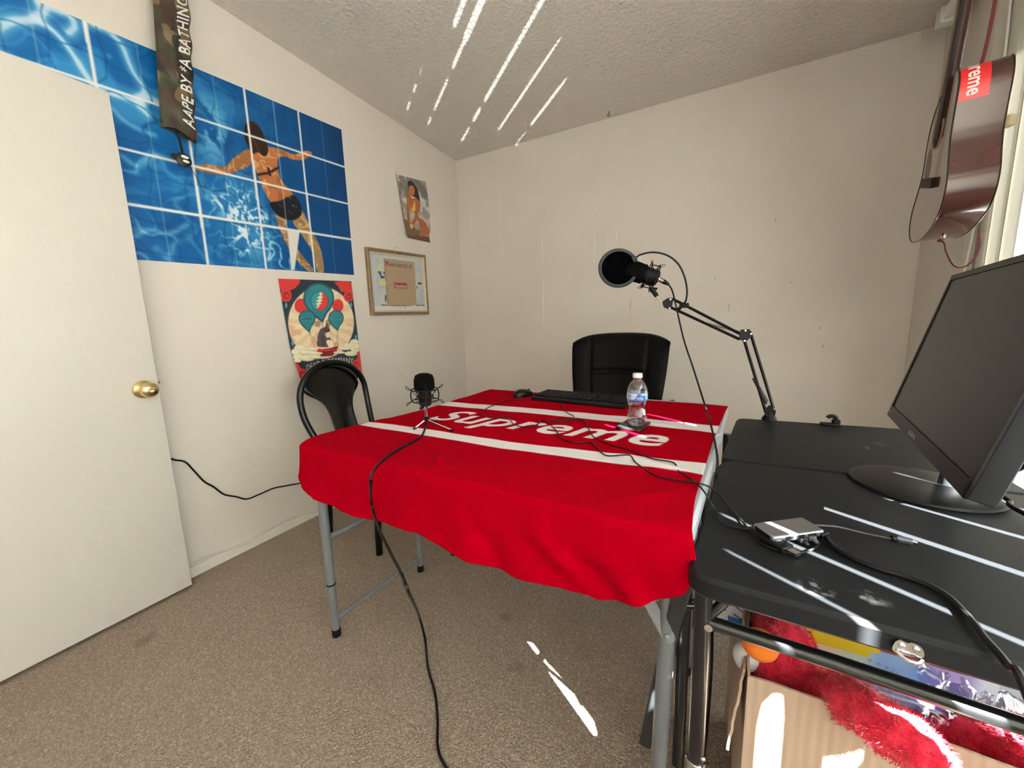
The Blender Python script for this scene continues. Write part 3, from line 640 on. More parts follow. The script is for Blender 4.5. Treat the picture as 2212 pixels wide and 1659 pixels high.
def smudges(m, spots):
    nt = m.node_tree; N = nt.nodes; K = nt.links; b = N['Principled BSDF']; g = N.new('ShaderNodeNewGeometry'); acc = None
    n = N.new('ShaderNodeTexNoise'); n.inputs['Scale'].default_value = 70; n.inputs['Detail'].default_value = 8; K.new(g.outputs['Position'], n.inputs['Vector'])
    nr = N.new('ShaderNodeMapRange'); nr.inputs['From Min'].default_value = .48; nr.inputs['From Max'].default_value = .80; K.new(n.outputs['Fac'], nr.inputs['Value'])
    for (x, y, r) in spots:
        d = N.new('ShaderNodeVectorMath'); d.operation = 'DISTANCE'; d.inputs[1].default_value = (x, y, ZK); K.new(g.outputs['Position'], d.inputs[0])
        q = N.new('ShaderNodeMapRange'); q.inputs['From Min'].default_value = r; q.inputs['From Max'].default_value = 0; K.new(d.outputs['Value'], q.inputs['Value'])
        if acc is None: acc = q.outputs['Result']
        else: mx = N.new('ShaderNodeMath'); mx.operation = 'MAXIMUM'; K.new(acc, mx.inputs[0]); K.new(q.outputs['Result'], mx.inputs[1]); acc = mx.outputs[0]
    mu = N.new('ShaderNodeMath'); mu.operation = 'MULTIPLY'; K.new(acc, mu.inputs[0]); K.new(nr.outputs['Result'], mu.inputs[1])
    c = N.new('ShaderNodeMix'); c.data_type = 'RGBA'; K.new(mu.outputs[0], c.inputs[0]); c.inputs[6].default_value = b.inputs['Base Color'].default_value; c.inputs[7].default_value = L(190, 190, 192); K.new(c.outputs[2], b.inputs['Base Color'])
smudges(m_blktop, [tuple(onz(x, y, ZK)[:2])+(r,) for x, y, r in ((1756,1266,.022),(1778,1278,.016),(1885,1293,.02),(1860,1288,.014),(1910,960,.03),(1560,1022,.004),(1880,968,.02))])
# front white folding table
tw = thing('folding_table', 'grey-legged white folding table mostly hidden under the red towel, nearest the camera', 'table', (-.53, .92, 0))
build('tabletop', top_slab([(-.004, .612), (.055, 1.20), (-1.068, 1.265), (-1.105, .685)], ZW, .035, .045), m_whitetop, tw)
def fold_leg(parent, x, y, mt, capm, r=.0125, zj=.25, x2=None, y2=None):
    x2 = x if x2 is None else x2; y2 = y if y2 is None else y2
    tx = lambda z: x+(x2-x)*(1-z/.66); ty = lambda z: y+(y2-y)*(1-z/.66)
    m = MB().tube([(tx(.665), ty(.665), .665), (tx(zj), ty(zj), zj)], r*1.16, 16).tube([(tx(zj), ty(zj), zj+.01), (x2, y2, .02)], r, 16)
    l = build('leg', m, mt, parent); 
    build('rubber_foot', MB().lathe([(r*1.12, 0), (r*1.18, .004), (r*1.16, .026), (r*.9, .028)], (x2, y2, 0), seg=16), capm, l)
    build('collar', MB().lathe([(r*1.2, 0), (r*1.26, .003), (r*1.2, .006)], (tx(zj), ty(zj), zj-.003), seg=16), capm, l)
    return l
fold_leg(tw, -1.088, .732, m_hammer, m_blackcap, zj=.196); fold_leg(tw, -1.056, 1.128, m_hammer, m_blackcap, r=.0115, zj=.30)
RL = ony(1441, 1420, .672); fold_leg(tw, RL.x+.002, .672, m_hammer, m_blackcap, r=.0125, zj=.115, x2=RL.x-.012, y2=.672)
fold_leg(tw, RL.x+.03, 1.09, m_hammer, m_blackcap, r=.0115)
lv = Vector((-1.056+1.088, 1.128-.732, 0))
def bar(name, parent, pts, r, m, flat=None, label=None): return build(name, MB().tube(pts, r, 12, flat=flat), m, parent, label=label)
bar('crossbar', tw, [(-1.088, .732, .36), (-1.057, 1.118, .36)], .0095, m_hammer); bar('crossbar', tw, [(-1.088, .732, .062), (-1.057, 1.118, .062)], .0075, m_hammer)
bar('crossbar', tw, [(RL.x, .68, .36), (RL.x+.03, 1.08, .36)], .0095, m_hammer)
p0 = Vector((RL.x+.001, .662, .468)); p1 = Vector((RL.x-.13, .70, .655))
mm = MB(); dv = (p1-p0).normalized(); nn = Vector((0, 1, 0)); sv = dv.cross(nn).normalized()
M_ = Matrix((( dv.x, sv.x, nn.x, p0.x), (dv.y, sv.y, nn.y, p0.y), (dv.z, sv.z, nn.z, p0.z), (0,0,0,1)))
st = [(-.012*math.cos(a), .012*math.sin(a)) for a in np.linspace(-PI/2, PI/2, 9)]; st = [(x, y) for x, y in st]+[((p1-p0).length, .012), ((p1-p0).length, -.012)]
mm.prism(st, M_, -.003); mm.lathe([(0,0),(.006,0),(.006,.004),(.003,.006),(0,.006)], p0-Vector((0,.003,0)), (0,-1,0), 16)
build('folding_brace', mm, mat('grey_strap_steel', (150,153,158), .4, metal=.3), tw, smooth=False)
# second table behind it
tb = thing('folding_table', 'black-legged folding table behind the first, under the far half of the red towel', 'table', (-.48, 1.5, 0))
build('tabletop', top_slab([(.058, 1.222), (.102, 1.725), (-1.035, 1.79), (-1.06, 1.285)], ZW, .035, .045), m_whitetop, tb)
for x, y in ((-.996, 1.292), (-.975, 1.70), (.0, 1.30), (.03, 1.66)): fold_leg(tb, x, y, m_blkmetal, m_blackcap, r=.0145)
# black bi-fold table on the right
tk = thing('folding_table', 'black plastic folding table on the right holding the monitor and cables', 'table', (.32, 1.05, 0))
Q = [tuple(onz(x, y, ZK)[:2]) for x, y in ((1481,1238), (1556,990), (1592,903))]
xr0, xr1 = .555, .64
build('tabletop_panel', top_slab([(Q[0][0]-.001, .553), (Q[1][0], 1.098), (xr1-.03, 1.098), (xr0+.03, .525)], ZK, .034, .04), m_blktop, tk)
build('tabletop_panel', top_slab([(Q[1][0], 1.101), (Q[2][0], 1.622), (xr1, 1.635), (xr1-.03, 1.101)], ZK, .034, .03), m_blktop, tk)
LX, LY = .0165, .600
m = MB().tube([(LX, LY, ZK-.034), (LX, LY, .302)], .0125, 18); lg = build('leg', m, m_blkmetal, tk)
build('leg_sleeve', MB().tube([(LX, LY, .31), (LX, LY, .02)], .0135, 18).lathe([(.0145,0),(.0155,.003),(.0145,.006)], (LX, LY, .302), seg=18), m_chrome, lg, label='chrome lower sleeve')
build('push_button', MB().ball((LX+.010, LY-.010, .325), .004), m_chrome, lg)
for x, y in ((.09, 1.50), (.52, .60), (.58, 1.50)): build('leg', MB().tube([(x, y, ZK-.034), (x, y, .0)], .0135, 14), m_blkmetal, tk)
bar('side_rail', tk, [(LX, LY, .567), (.18, .598, .563), (.55, .594, .545)], .0105, m_blkmetal)
bar('rail_brace', tk, [(LX+.004, LY, .571), (.066, .612, .632)], .0075, m_blkmetal)
bar('folding_strut', tk, [(-.006, .63, .63), (-.028, .66, .50), (-.052, .70, .32), (-.085, .80, .04)], .013, mat('dark_strap_steel', (58,60,64), .4, metal=.4), flat=.25)
bar('folding_strut', tk, [(-.012, .74, .62), (-.012, .74, .1)], .012, m_blkmetal, flat=.4)
bar('crossbar', tk, [(-.035, .70, .50), (.02, .75, .48), (.09, 1.49, .46)], .007, m_blkmetal)
m = MB().lathe([(0,0),(.006,0),(.006,.003),(0,.004)], (LX+.008, LY-.012, .567), (0,-1,0), 12); build('rivet', m, m_chrome, tk)
# latch on the front rim
lc = ony(1962, 1392, .541); m = MB()
lp = [(-.022,-.006),(-.019,.004),(-.012,.0075),(-.003,.006),(.003,.0075),(.011,.007),(.018,.003),(.021,-.005),(.014,-.009),(-.014,-.010)]
Ml = Matrix(((1,0,0,lc.x),(0,0,-1,lc.y-.0005),(0,1,0,lc.z-.003),(0,0,0,1)))
m.prism([(x*.62, y*1.0) for x, y in smooth_poly(lp, 3)], Ml, .002)
for dx in (-.006, .006): m.lathe([(0,0),(.0032,0),(.0032,.0012),(.002,.002),(0,.002)], (lc.x+dx, lc.y-.0025, lc.z-.002), (0,-1,0), 14)
m.tube(cr([(lc.x-.010, lc.y-.003, lc.z-.010), (lc.x-.004, lc.y-.009, lc.z-.0135), (lc.x+.006, lc.y-.009, lc.z-.0145), (lc.x+.012, lc.y-.003, lc.z-.013)], 5), .0018, 8)
build('latch', m, m_chrome, tk)

# ================================================================ RED TOWEL
def interp(x, xs, ys): return float(np.interp(x, xs, ys))
LE = [(-1.033,1.743), (-1.036,1.422), (-1.040,1.225), (-1.062,1.032), (-1.083,.949), (-1.103,.827)]
nu, ntop, nfall = 520, 480, 90
us = np.linspace(0, 1, nu); ZT = ZW+.0035
# back edge, crease (rounding the front-left corner) and outward direction for every column
back = [Vector((-1.033+(.097+1.033)*u, 1.755+(1.675-1.755)*u)) for u in us]
crease_pts = [(-1.105,.79),(-1.106,.755),(-1.098,.722),(-1.080,.694),(-1.052,.679),(-1.02,.674),(-.84,.668),(-.615,.657),(-.40,.642),(-.24,.633),(-.12,.622),(-.03,.617),(-.004,.616)]
cl = [0]
for a, b in zip(crease_pts[:-1], crease_pts[1:]): cl.append(cl[-1]+math.dist(a, b))
sU = [c/cl[-1] for c in cl]
def crease(u): return Vector((interp(u, sU, [p[0] for p in crease_pts]), interp(u, sU, [p[1] for p in crease_pts])))
hemU = [0, .05, .10, .16, .30, .44, .55, .64, .70, .80, .90, .955, .985, 1.0]
hemZ = [.672, .628, .585, .552, .548, .553, .550, .536, .532, .538, .558, .584, .620, .655]
P = np.zeros((ntop+nfall, nu, 3))
for i, u in enumerate(us):
    b = back[i]; e = crease(u); t_ = (crease(min(1, u+.01))-crease(max(0, u-.01))).normalized(); n = Vector((t_.y, -t_.x))
    if n.y > .3 or (u < .1 and n.x > 0): n = -n
    if u > .1: n = Vector((0, -1))
    xr = lambda y: interp(y, [.60, .726, .95, 1.118, 1.315, 1.673], [-.006, .001, .017, .032, .053, .097])
    xl = lambda y: interp(y, [p[1] for p in LE[::-1]], [p[0] for p in LE[::-1]])
    yb = b.y
    for j in range(ntop):
        t = j/(ntop-1); y = yb+(e.y-yb)*t
        g = smst(.72, 1, t)
        xa = xl(max(y, .79))+(xr(y)-xl(max(y, .79)))*u; x = xa*(1-g)+e.x*g
        z = ZT; P[j, i] = (x, y, z)
    zb = sum(interp(min(1, max(0, u+d)), hemU, hemZ)*w for d, w in ((-.04,.15),(-.02,.2),(0,.3),(.02,.2),(.04,.15))) if .06 < u < .985 else interp(u, hemU, hemZ); R_ = .017; fall = ZT-zb-R_
    for j in range(nfall):
        s = (j+1)/nfall*(R_*PI/2+fall)
        if s < R_*PI/2: a = s/R_; o = R_*math.sin(a); z = ZT-R_+R_*math.cos(a)
        else:
            d = s-R_*PI/2; k = d/max(fall, .02)
            fold = .004*math.sin(u*23+.8)*k+.003*math.sin(u*41+1.5*k)*k+.005*smst(.55, .95, u)*math.sin(u*30-k*3)*k
            o = R_+.012*k*k+fold+.010*k*smst(.8, 1, u); z = ZT-R_-d
        P[ntop+j, i] = (e.x+n.x*o+ (.010*smst(.9, 1, u)*(j/nfall)), e.y+n.y*o, z)
X, Y, Z = P[..., 0], P[..., 1], P[..., 2]
# soft creases
topm = np.zeros(X.shape); topm[:ntop] = 1; edge = smst(0, .03, X+1.10)
w1 = (fbm(X*6+Y*2, Y*9, 3)-.45)*.006+(fbm(X*3+9, Y*22+X*9, 2)-.4)*.004
def crease_line(x0, y0, x1, y1, w, h):
    dx, dy = x1-x0, y1-y0; L2 = dx*dx+dy*dy; t = np.clip(((X-x0)*dx+(Y-y0)*dy)/L2, 0, 1); d = np.hypot(X-x0-t*dx, Y-y0-t*dy); return h*np.exp(-(d/w)**2)*np.sin(PI*np.clip(t, .02, .98))
for q in [(-.20,.95,.03,.84,.014,.006),(-.32,.75,.0,.90,.020,.007),(-.15,.66,.0,.78,.016,.006),(-.12,1.62,.07,1.36,.02,.007),(-.25,1.55,.05,1.50,.016,.005),(-.62,.74,-.52,.66,.012,.006),(-.60,.80,-.55,.64,.010,.005),(-.30,1.33,.05,1.22,.012,.005),(-.55,1.10,-.25,1.02,.015,.003),(-.05,1.10,.03,.98,.012,.005),(-.8,1.45,-.5,1.38,.016,.003),(-.75,.72,-.2,.67,.03,.004)]:
    w1 = w1+crease_line(*q)
P[..., 2] = Z+np.maximum(w1, -.001)*topm*.9
fm = 1-topm; fu = np.broadcast_to(us[None, :], X.shape); depth = np.clip((ZT-Z)/.15, 0, 1)
P[..., 1] -= fm*depth*(.005*np.sin((fu*9-Z*14)*3)*smst(.5, .9, fu)+.006*(fbm(fu*30+depth*4, depth*5, 3)-.4)*1.6+(.018*(fbm(fu*9-depth*2.2, depth*1.6+fu*5, 2)-.4)+.011*smst(.45,.9,fu)*np.sin(fu*60-depth*9+fbm(fu*8,depth*2,2)*6)*depth)*np.sin(PI*np.clip(depth*.8,0,1)))
P[..., 1] -= fm*depth*(.009*np.exp(-((fu-.93-.10*depth)/.05)**2)-.006*np.exp(-((fu-.84-.05*depth)/.05)**2)+.006*np.exp(-((fu-.58-.03*depth)/.04)**2))
P[:6, :, 2] -= np.linspace(.004, 0, 6)[:, None]
A = Art(X, Y); A.fill((152, 0, 20)); 
A.mix(smst(.42, .6, fbm(X*60, Y*60, 2))*.22, (166, 1, 25))
def band(xs, ylo, yhi):
    lo = np.interp(X, xs, ylo); hi = np.interp(X, xs, yhi)
    e_ = .0016; return smst(lo-e_, lo+e_, Y)*(1-smst(hi-e_, hi+e_, Y))*topm
wob = .003*np.sin(X*21)
Xb = X; m_ = band([-1.05, -.43, .04], [1.292, 1.277, 1.229], [1.372, 1.360, 1.326]); A.mix(m_*(X > -1.045), (232, 228, 228))
m_ = band([-1.08, -.96, -.48, .01], [.905, .896, .862, .864], [.952, .952, .926, .945]); A.mix(m_*(X > -1.09), (232, 228, 228))
Vt, T_ = text2d('Supreme', .020, .32, 1.06); sx = (Vt[:,0]-Vt[:,0].min())/(Vt[:,0].max()-Vt[:,0].min())
TX = -.915+sx*.838; xh = Vt[:,1].copy()
base = np.interp(sx, [0, 1], [1.071, 1.036]); TY = base+xh/.53*np.interp(sx, [0, 1], [.118, .124])
A.text(np.stack([TX, TY], 1), T_, (232, 228, 228)) if False else A.mix(tri_mask(X, Y, np.stack([TX, TY], 1), T_)*topm, (232, 228, 228))
tow = art_mesh('towel', P, A.C, .95, bump=(420, .5, .0012), spec=.0)
mt = tow.data.materials[0]; mt.node_tree.nodes['Principled BSDF'].inputs['Sheen Weight'].default_value = .04; mt.node_tree.nodes['Principled BSDF'].inputs['Sheen Tint'].default_value = L(255, 90, 90)
tag(tow, 'bright red beach towel with white stripes and lettering draped over the tables', 'towel')
so = tow.modifiers.new('cloth_thickness', 'SOLIDIFY'); so.thickness = .0022; so.offset = -1

# ================================================================ CHAIRS
m_gloss = mat('glossy_black_metal', (5, 5, 6), .22, spec=.35)
ch = thing('tube_chair', 'glossy black metal chair with arched tube back in front of the balloon poster', 'chair', (-1.52, 1.29, 0))
cy, hw = 1.285, .195
def hoop(t):   # t 0..1 over the arch
    a = PI*t; k = abs(math.cos(a)); sgn = -1 if t < .5 else 1
    return (cy-hw*math.cos(a)*(1.0), .70+.185*math.sin(a)**.9)
pts = [(-1.60, cy-.155, .43), (-1.645, cy-.172, .52), (-1.685, cy-hw+.004, .62)]
for i in range(13):
    y, z = hoop(i/12); pts.append((-1.70-.06*(z-.66), y, z))
pts += [(-1.685, cy+hw-.004, .62), (-1.645, cy+.172, .52), (-1.60, cy+.155, .43)]
build('back_hoop', MB().tube(cr(pts, 4), .0155, 14), m_gloss, ch)
def splat(u, v):
    z = .44+.435*v; w_ = .070+.10*smst(.35, 1, v)**1.3*(1 if v < .93 else .95); w_ += .03*(1-smst(0, .25, v))
    y = cy+(2*u-1)*w_; zz = z-.085*(abs(2*u-1)**2.2)*smst(.5, 1, v)
    return (-1.60-.135*v**.8-.018*math.cos((2*u-1)*PI/2)*(1), y, zz)
m = MB().grid(splat, 16, 24); sp_ = build('backrest', m, m_gloss, ch); md = sp_.modifiers.new('t', 'SOLIDIFY'); md.thickness = .006
def seatf(u, v): x = -1.62+.40*u; y = cy+(v-.5)*(.36+.04*u); return (x, y, .455-.015*math.sin(PI*u)*math.sin(PI*v)+(-.02*smst(.85, 1, u)))
m = MB().grid(seatf, 16, 14); s_ = build('seat', m, m_gloss, ch); md = s_.modifiers.new('t', 'SOLIDIFY'); md.thickness = .03
for (x0, y0, x1, y1) in ((-1.27, cy-.17, -1.317, 1.142), (-1.27, cy+.17, -1.30, 1.46), (-1.60, cy-.155, -1.672, 1.147), (-1.60, cy+.155, -1.66, 1.46)):
    build('leg', MB().tube([(x0, y0, .44), (x1, y1, .0)], .0155, 14), m_gloss, ch)
# office chair
m_lea = mat('black_leather', (3, 3, 3), .5, bump=(180, .35, .0012, 4), spec=.10)
oc = thing('office_chair', 'black leather high-back office chair behind the towel-covered table', 'chair', (-.40, 1.98, 0))
def back_surf(sgn):
    def f(u, v):
        a = 2*u-1; z = .50+.475*v; hw_ = .235+.028*math.sin(v*PI*.55)-.02*(1-v)
        cor = smst(.86, 1.0, v)*abs(a)**5*.035; zz = z-cor+.018*smst(.8, 1, v)*(1-a*a)
        th = (1-abs(a)**5)**.5 * (1-abs(2*v-1)**9)**.5
        seam = .016*math.exp(-((abs(a)-.60)/.045)**2)+.010*math.exp(-((v-.60+.03*a*a)/.025)**2)*(abs(a) < .62)
        puff = .040*th-seam*(sgn < 0)*th
        bow = .055*a*a
        y = 2.055+.10*v-bow+sgn*puff+(-.012 if sgn < 0 else .0)*math.sin(PI*v)
        return (-.415+a*hw_, y, zz)
    return f
m = MB().grid(back_surf(-1), 60, 60).grid(back_surf(1), 60, 60); build('backrest', m, m_lea, oc, angle=80)
def cushion(cx, cy_, cz, sx, sy, sz):
    def f(u, v):
        th = 2*PI*u; ph = PI*v-PI/2; c, s = math.cos(ph), math.sin(ph)
        e_ = lambda q, p: math.copysign(abs(q)**p, q)
        return (cx+sx*e_(c, .35)*e_(math.cos(th), .4), cy_+sy*e_(c, .35)*e_(math.sin(th), .4), cz+sz*e_(s, .7))
    return MB().grid(f, 40, 20)
build('seat', cushion(-.41, 1.86, .46, .25, .23, .055), m_lea, oc, angle=80)
build('gas_column', MB().tube([(-.41, 1.9, .42), (-.41, 1.9, .12)], .028, 16), m_blackcap, oc)
for i in range(5):
    a = 2*PI*i/5+.3; l = build('base_spoke', MB().tube([(-.41, 1.9, .13), (-.41+.27*math.cos(a), 1.9+.27*math.sin(a), .075)], [.026, .016], 10), m_blackcap, oc)
    build('caster', MB().lathe([(.0,0),(.027,.0),(.030,.006),(.030,.038),(.027,.044),(0,.044)], (-.41+.27*math.cos(a)-.022*math.sin(a), 1.9+.27*math.sin(a)+.022*math.cos(a), .031), (math.sin(a), -math.cos(a), 0), 18), m_blackcap, l)
for s in (-1, 1):
    build('armrest', MB().tube(cr([(-.41+s*.25, 2.03, .50), (-.41+s*.28, 2.02, .62), (-.41+s*.285, 1.92, .655), (-.41+s*.28, 1.82, .64), (-.41+s*.25, 1.80, .46)], 5), .014, 10), m_blackcap, oc)

# ================================================================ THINGS ON THE TOWEL
ZT2 = ZT+.003
m_foam = mat('black_foam', (4, 4, 5), .95, bump=(300, .6, .002), spec=.1); m_cable = mat('black_cable', (8, 8, 9), .45, spec=.3)
m_satin = mat('satin_black', (12, 12, 13), .45, spec=.25); m_mesh = mat('black_mesh_fabric', (3, 3, 4), .95, bump=(400, .5, .001), spec=.02)
def frame_at(o, ax, side=None):
    """matrix with z along ax"""
    ax = Vector(ax).normalized(); s = Vector(side) if side else ax.orthogonal(); s = (s-ax*s.dot(ax)).normalized(); t = ax.cross(s)
    return Matrix(((s.x, t.x, ax.x, o[0]), (s.y, t.y, ax.y, o[1]), (s.z, t.z, ax.z, o[2]), (0,0,0,1)))
def circ(M_, r, z, n=28): return [M_ @ Vector((r*math.cos(2*PI*k/n), r*math.sin(2*PI*k/n), z)) for k in range(n)]
def spider(parent, M_, R_, h):
    """elastic shock mount round a microphone along M_'s z axis"""
    m = MB()
    for z in (-h, h): m.tube(circ(M_, R_, z), .0022, 8, closed=True)
    m.tube(circ(M_, R_*.62, -h*.2), .002, 8, closed=True)
    for k in range(4):
        a = PI/4+PI/2*k; c, s = math.cos(a), math.sin(a)
        m.tube([M_ @ Vector((R_*c, R_*s, -h)), M_ @ Vector((R_*1.06*c, R_*1.06*s, 0)), M_ @ Vector((R_*c, R_*s, h))], .0022, 8)
        for z in (-h, h):   # outward wire loops
            m.tube(cr([M_ @ Vector((R_*c, R_*s, z)), M_ @ Vector(((R_+.014)*c-.005*s, (R_+.014)*s+.005*c, z*1.25)), M_ @ Vector(((R_+.016)*c+.003*s, (R_+.016)*s-.003*c, z*1.7)), M_ @ Vector((R_*c, R_*s, z))], 4), .0011, 6)
    build('shock_mount', m, m_satin, parent)
    m = MB()
    for k in range(8):
        a = 2*PI*k/8; b = a+.4
        m.tube([M_ @ Vector((R_*math.cos(a), R_*math.sin(a), h)), M_ @ Vector((.024*math.cos(b), .024*math.sin(b), -h*.3)), M_ @ Vector((R_*math.cos(a+.8), R_*math.sin(a+.8), -h))], .0011, 6)
    build('elastic_cord', m, mat('elastic', (10,10,10), .8), parent)
F1, F2 = onz(893, 929, ZT2), onz(979, 932, ZT2); mid = (F1+F2)/2
tm = thing('tabletop_microphone', 'black microphone with foam cap on a small silver tripod on the towel', 'microphone', (mid.x, mid.y+.03, ZT2))
hub = ony(921, 905, mid.y+.030); F3 = Vector((hub.x-.015, hub.y+.075, ZT2))
for p in (F1, F2, F3):
    l = build('tripod_leg', MB().tube([hub, p+Vector((0,0,.003))], .0028, 8), m_chrome, tm); d = (hub-p).normalized()
    build('rubber_tip', MB().tube([p+Vector((0,0,.003)), p+d*.014], .004, 8), m_blackcap, l)
build('tripod_hub', MB().lathe([(0,-.008),(.010,-.006),(.011,.004),(.007,.008),(0,.009)], hub, seg=18), m_blackcap, tm)
top = ony(915, 806, hub.y); axm = (top-hub); Lm = axm.length; ax1 = axm.normalized()
Ms = frame_at(hub+ax1*(Lm*.53), ax1, (1, 0, 0))
build('stem', MB().tube([hub+ax1*.005, hub+ax1*(Lm*.28)], .0052, 12), m_chrome, tm)
build('swivel', MB().tube([hub+ax1*(Lm*.24)+Vector((-.018,0,.0)), hub+ax1*(Lm*.30)], .006, 10).tube([hub+ax1*(Lm*.22)+Vector((-.024,0,0)), hub+ax1*(Lm*.25)+Vector((-.012,0,0))], .005, 8), m_blackcap, tm)
build('body', MB().tube([hub+ax1*(Lm*.30), hub+ax1*(Lm*.34), hub+ax1*(Lm*.8)], [.017, .0215, .0225], 24), m_satin, tm)
spider(tm, Ms, .044, .019)
fh = Lm*.64; build('foam_windscreen', MB().lathe([(.020, fh), (.033, fh+.002), (.0345, fh+.015), (.034, Lm-.022), (.029, Lm-.007), (.016, Lm-.001), (0, Lm)], hub, ax1, 28), m_foam, tm, angle=80)
def cable(name, pts, r, label=None, cat='cable', parent=None, m=None, n=8, **kw):
    o = build(name, MB().tube(cr(pts, n), r, 8), m or m_cable, parent)
    if not parent: tag(o, label, cat)
    return o
def on_t(px, z=None): return onz(px[0], px[1], ZT2+.003 if z is None else z)
cp = [hub+Vector((0,0,.012))]+[on_t(q) for q in ((919,922),(908,944),(873,964),(835,987),(806,1018))]
k_ = [(800,1050,.700,.655),(802,1085,None,.628),(811,1122,None,.612),(822,1150,None,.604)]
cp += [on_t((801,1040), ZT2+.003)]+[ony(x, y, Y_) for x, y, _, Y_ in k_[1:]]
cp += [ony(845, 1197, .585), ony(867, 1240, .57), ony(885, 1285, .56)]+[onz(x, y, z) for x, y, z in ((905,1330,.06),(918,1380,.012),(924,1440,.006),(940,1500,.006),(945,1560,.006),(946,1618,.006),(966,1662,.006),(1010,1720,.006))]
cable('microphone_cable', cp, .0036, 'long black cable running from the tripod microphone over the towel down to the carpet')
# keyboard
kc = [onz(x, y, ZT2) for x, y in ((1147,864),(1172,850),(1357,866),(1350,885))]
ku = (kc[3]-kc[0]); kw_ = ku.length; ku.normalize(); kn = Vector((-ku.y, ku.x, 0)); kb0 = kc[0]
Mk = Matrix(((ku.x, kn.x, 0, kb0.x), (ku.y, kn.y, 0, kb0.y), (0, 0, 1, ZT2), (0,0,0,1))) @ Matrix.Rotation(math.radians(3), 4, 'X')
kd = .135
kbt = thing('keyboard', 'black full-size keyboard lying at the far edge of the red towel', 'keyboard', tuple(kb0+ku*kw_/2+kn*kd/2))
build('case', MB().box((kw_/2, kd/2, .0095), (kw_, kd, .017), M=Mk, bev=.004), mat('keyboard_case', (22,22,25), .55, spec=.25), kbt)
m = MB()
for r_ in range(6):
    y = .014+r_*.0196+(.004 if r_ == 5 else 0); x = .010; row = [1.25,1.25,1.25,6.25,1.25,1.25,1.25,1.25] if r_ == 0 else [1.5+.25*(r_ % 3)]+[1]*12+[1.5]
    if r_ == 5: row = [1]*15
    pit = .0187*(kw_-.02)/(.0187*22.6)
    for w__ in row+[.35]+[1]*3+[.35]+[1]*4:
        if w__ != .35: m.box((x+w__*pit/2, y+.0085, .0205), (w__*pit-.0028, .0158, .008), M=Mk, bev=.0015)
        x += w__*pit
kk_ = build('keys', m, mat('keycap', (7,7,8), .5, spec=.2), kbt, angle=50)
cable('cable', [on_t(q) for q in ((1209,868),(1221,888),(1239,899),(1230,906),(1195,909),(1197,911),(1236,907),(1262,908),(1273,929),(1284,945),(1321,962),(1358,971),(1406,990),(1454,999),(1466,1018),(1495,1036),(1521,1062))]+[onz(1543,1100,ZK+.01), onz(1565,1132,ZK+.004), onz(1600,1141,ZK+.004), onz(1640,1146,ZK+.006)], .0017, parent=kbt)
# mouse
mc = onz(1131, 856, ZT2); ms = thing('computer_mouse', 'small black wired mouse left of the keyboard', 'mouse', tuple(mc))
Mm = Matrix.Translation(mc) @ Matrix.Rotation(-.55, 4, 'Z')
def mousef(u, v):
    a = 2*PI*u; r = 1-abs(v)**1; x = .031*math.cos(a)*math.sin(PI/2*(1-v)); y = .056*math.sin(a)*math.sin(PI/2*(1-v)); z = .036*math.sin(PI/2*v)**.8*(1-.18*(y/.056))
    return Mm @ Vector((x*(1-.08*math.cos(2*a)), y, z))
build('shell', MB().grid(mousef, 28, 14, closeu=True), mat('mouse_plastic', (7,7,8), .3, spec=.3), ms, angle=80)
build('wheel', MB().lathe([(0,-.003),(.008,-.003),(.008,.003),(0,.003)], Mm @ Vector((0,.03,.026)), Mm.to_3x3() @ Vector((1,0,0)), 18), m_blackcap, ms)
cable('cable', [on_t(q) for q in ((1128,863),(1095,865),(1062,877),(1045,888),(1052,901),(1095,903),(1110,916),(1136,923),(1158,918),(1175,908),(1199,927),(1213,947),(1243,956),(1273,955),(1288,966),(1310,984),(1358,983),(1373,999),(1406,1022),(1429,1031),(1466,1038),(1521,1047))]+[onz(1551,1066,ZK+.014), onz(1577,1096,ZK+.004), onz(1600,1122,ZK+.004), onz(1622,1150,ZK+.004), onz(1643,1173,ZK+.003), onz(1684,1190,ZK+.003), onz(1719,1194,ZK+.003), onz(1753,1187,ZK+.004), onz(1769,1173,ZK+.005), onz(1759,1158,ZK+.006)], .0018, parent=ms)
# phone under the bottle
pc = [onz(x, y, ZT2) for x, y in ((1333,928),(1347,910),(1402,917),(1393,936))]; pm = sum(pc, Vector())/4
pu = ((pc[3]-pc[0])+(pc[2]-pc[1])); pa = math.atan2(pu.y, pu.x)
phn = thing('phone', 'dark wallet or phone lying flat under the water bottle', 'phone', tuple(pm))
build('body', MB().box((pm.x, pm.y, ZT2+.0055), (.078, .112, .010), pa, bev=.0035), mat('phone_case', (22,22,24), .35), phn)
build('card_slot', MB().box((pm.x-.024, pm.y-.02, ZT2+.0107), (.002, .05, .0012), pa+.6), mat('slot_grey', (140,140,140), .5), phn, label='thin light line')
# bottle
bb = ony(1375, 927, pm.y-.012); bb = Vector((bb.x, bb.y, ZT2+.0112)); tz = ony(1374, 806, bb.y).z; hb = tz-bb.z
bt = thing('water_bottle', 'clear plastic water bottle with white cap and blue label on the red towel', 'bottle', tuple(bb))
prof = [(0,.006),(.012,.002),(.024,.0),(.029,.006),(.0305,.018),(.0300,.026),(.0312,.032),(.0300,.038),(.0310,.045),(.0285,.052),(.0290,.058),(.0262,.066),(.0275,.072),(.0262,.078),(.0290,.086),(.0300,.092),(.0318,.098),(.0318,.128),(.0310,.134),(.0290,.146),(.0235,.160),(.0165,.171),(.0125,.176),(.0120,.182),(.0122,.186)]
sc_ = hb/.200; prof = [(r*.98, h*sc_) for r, h in prof]
m_pet = glassy('clear_plastic', (245,250,255), .22, .05, .93)
m = MB().lathe(prof, bb, seg=48, caps=False)
m.v = [tuple(Vector(p)) for p in m.v]
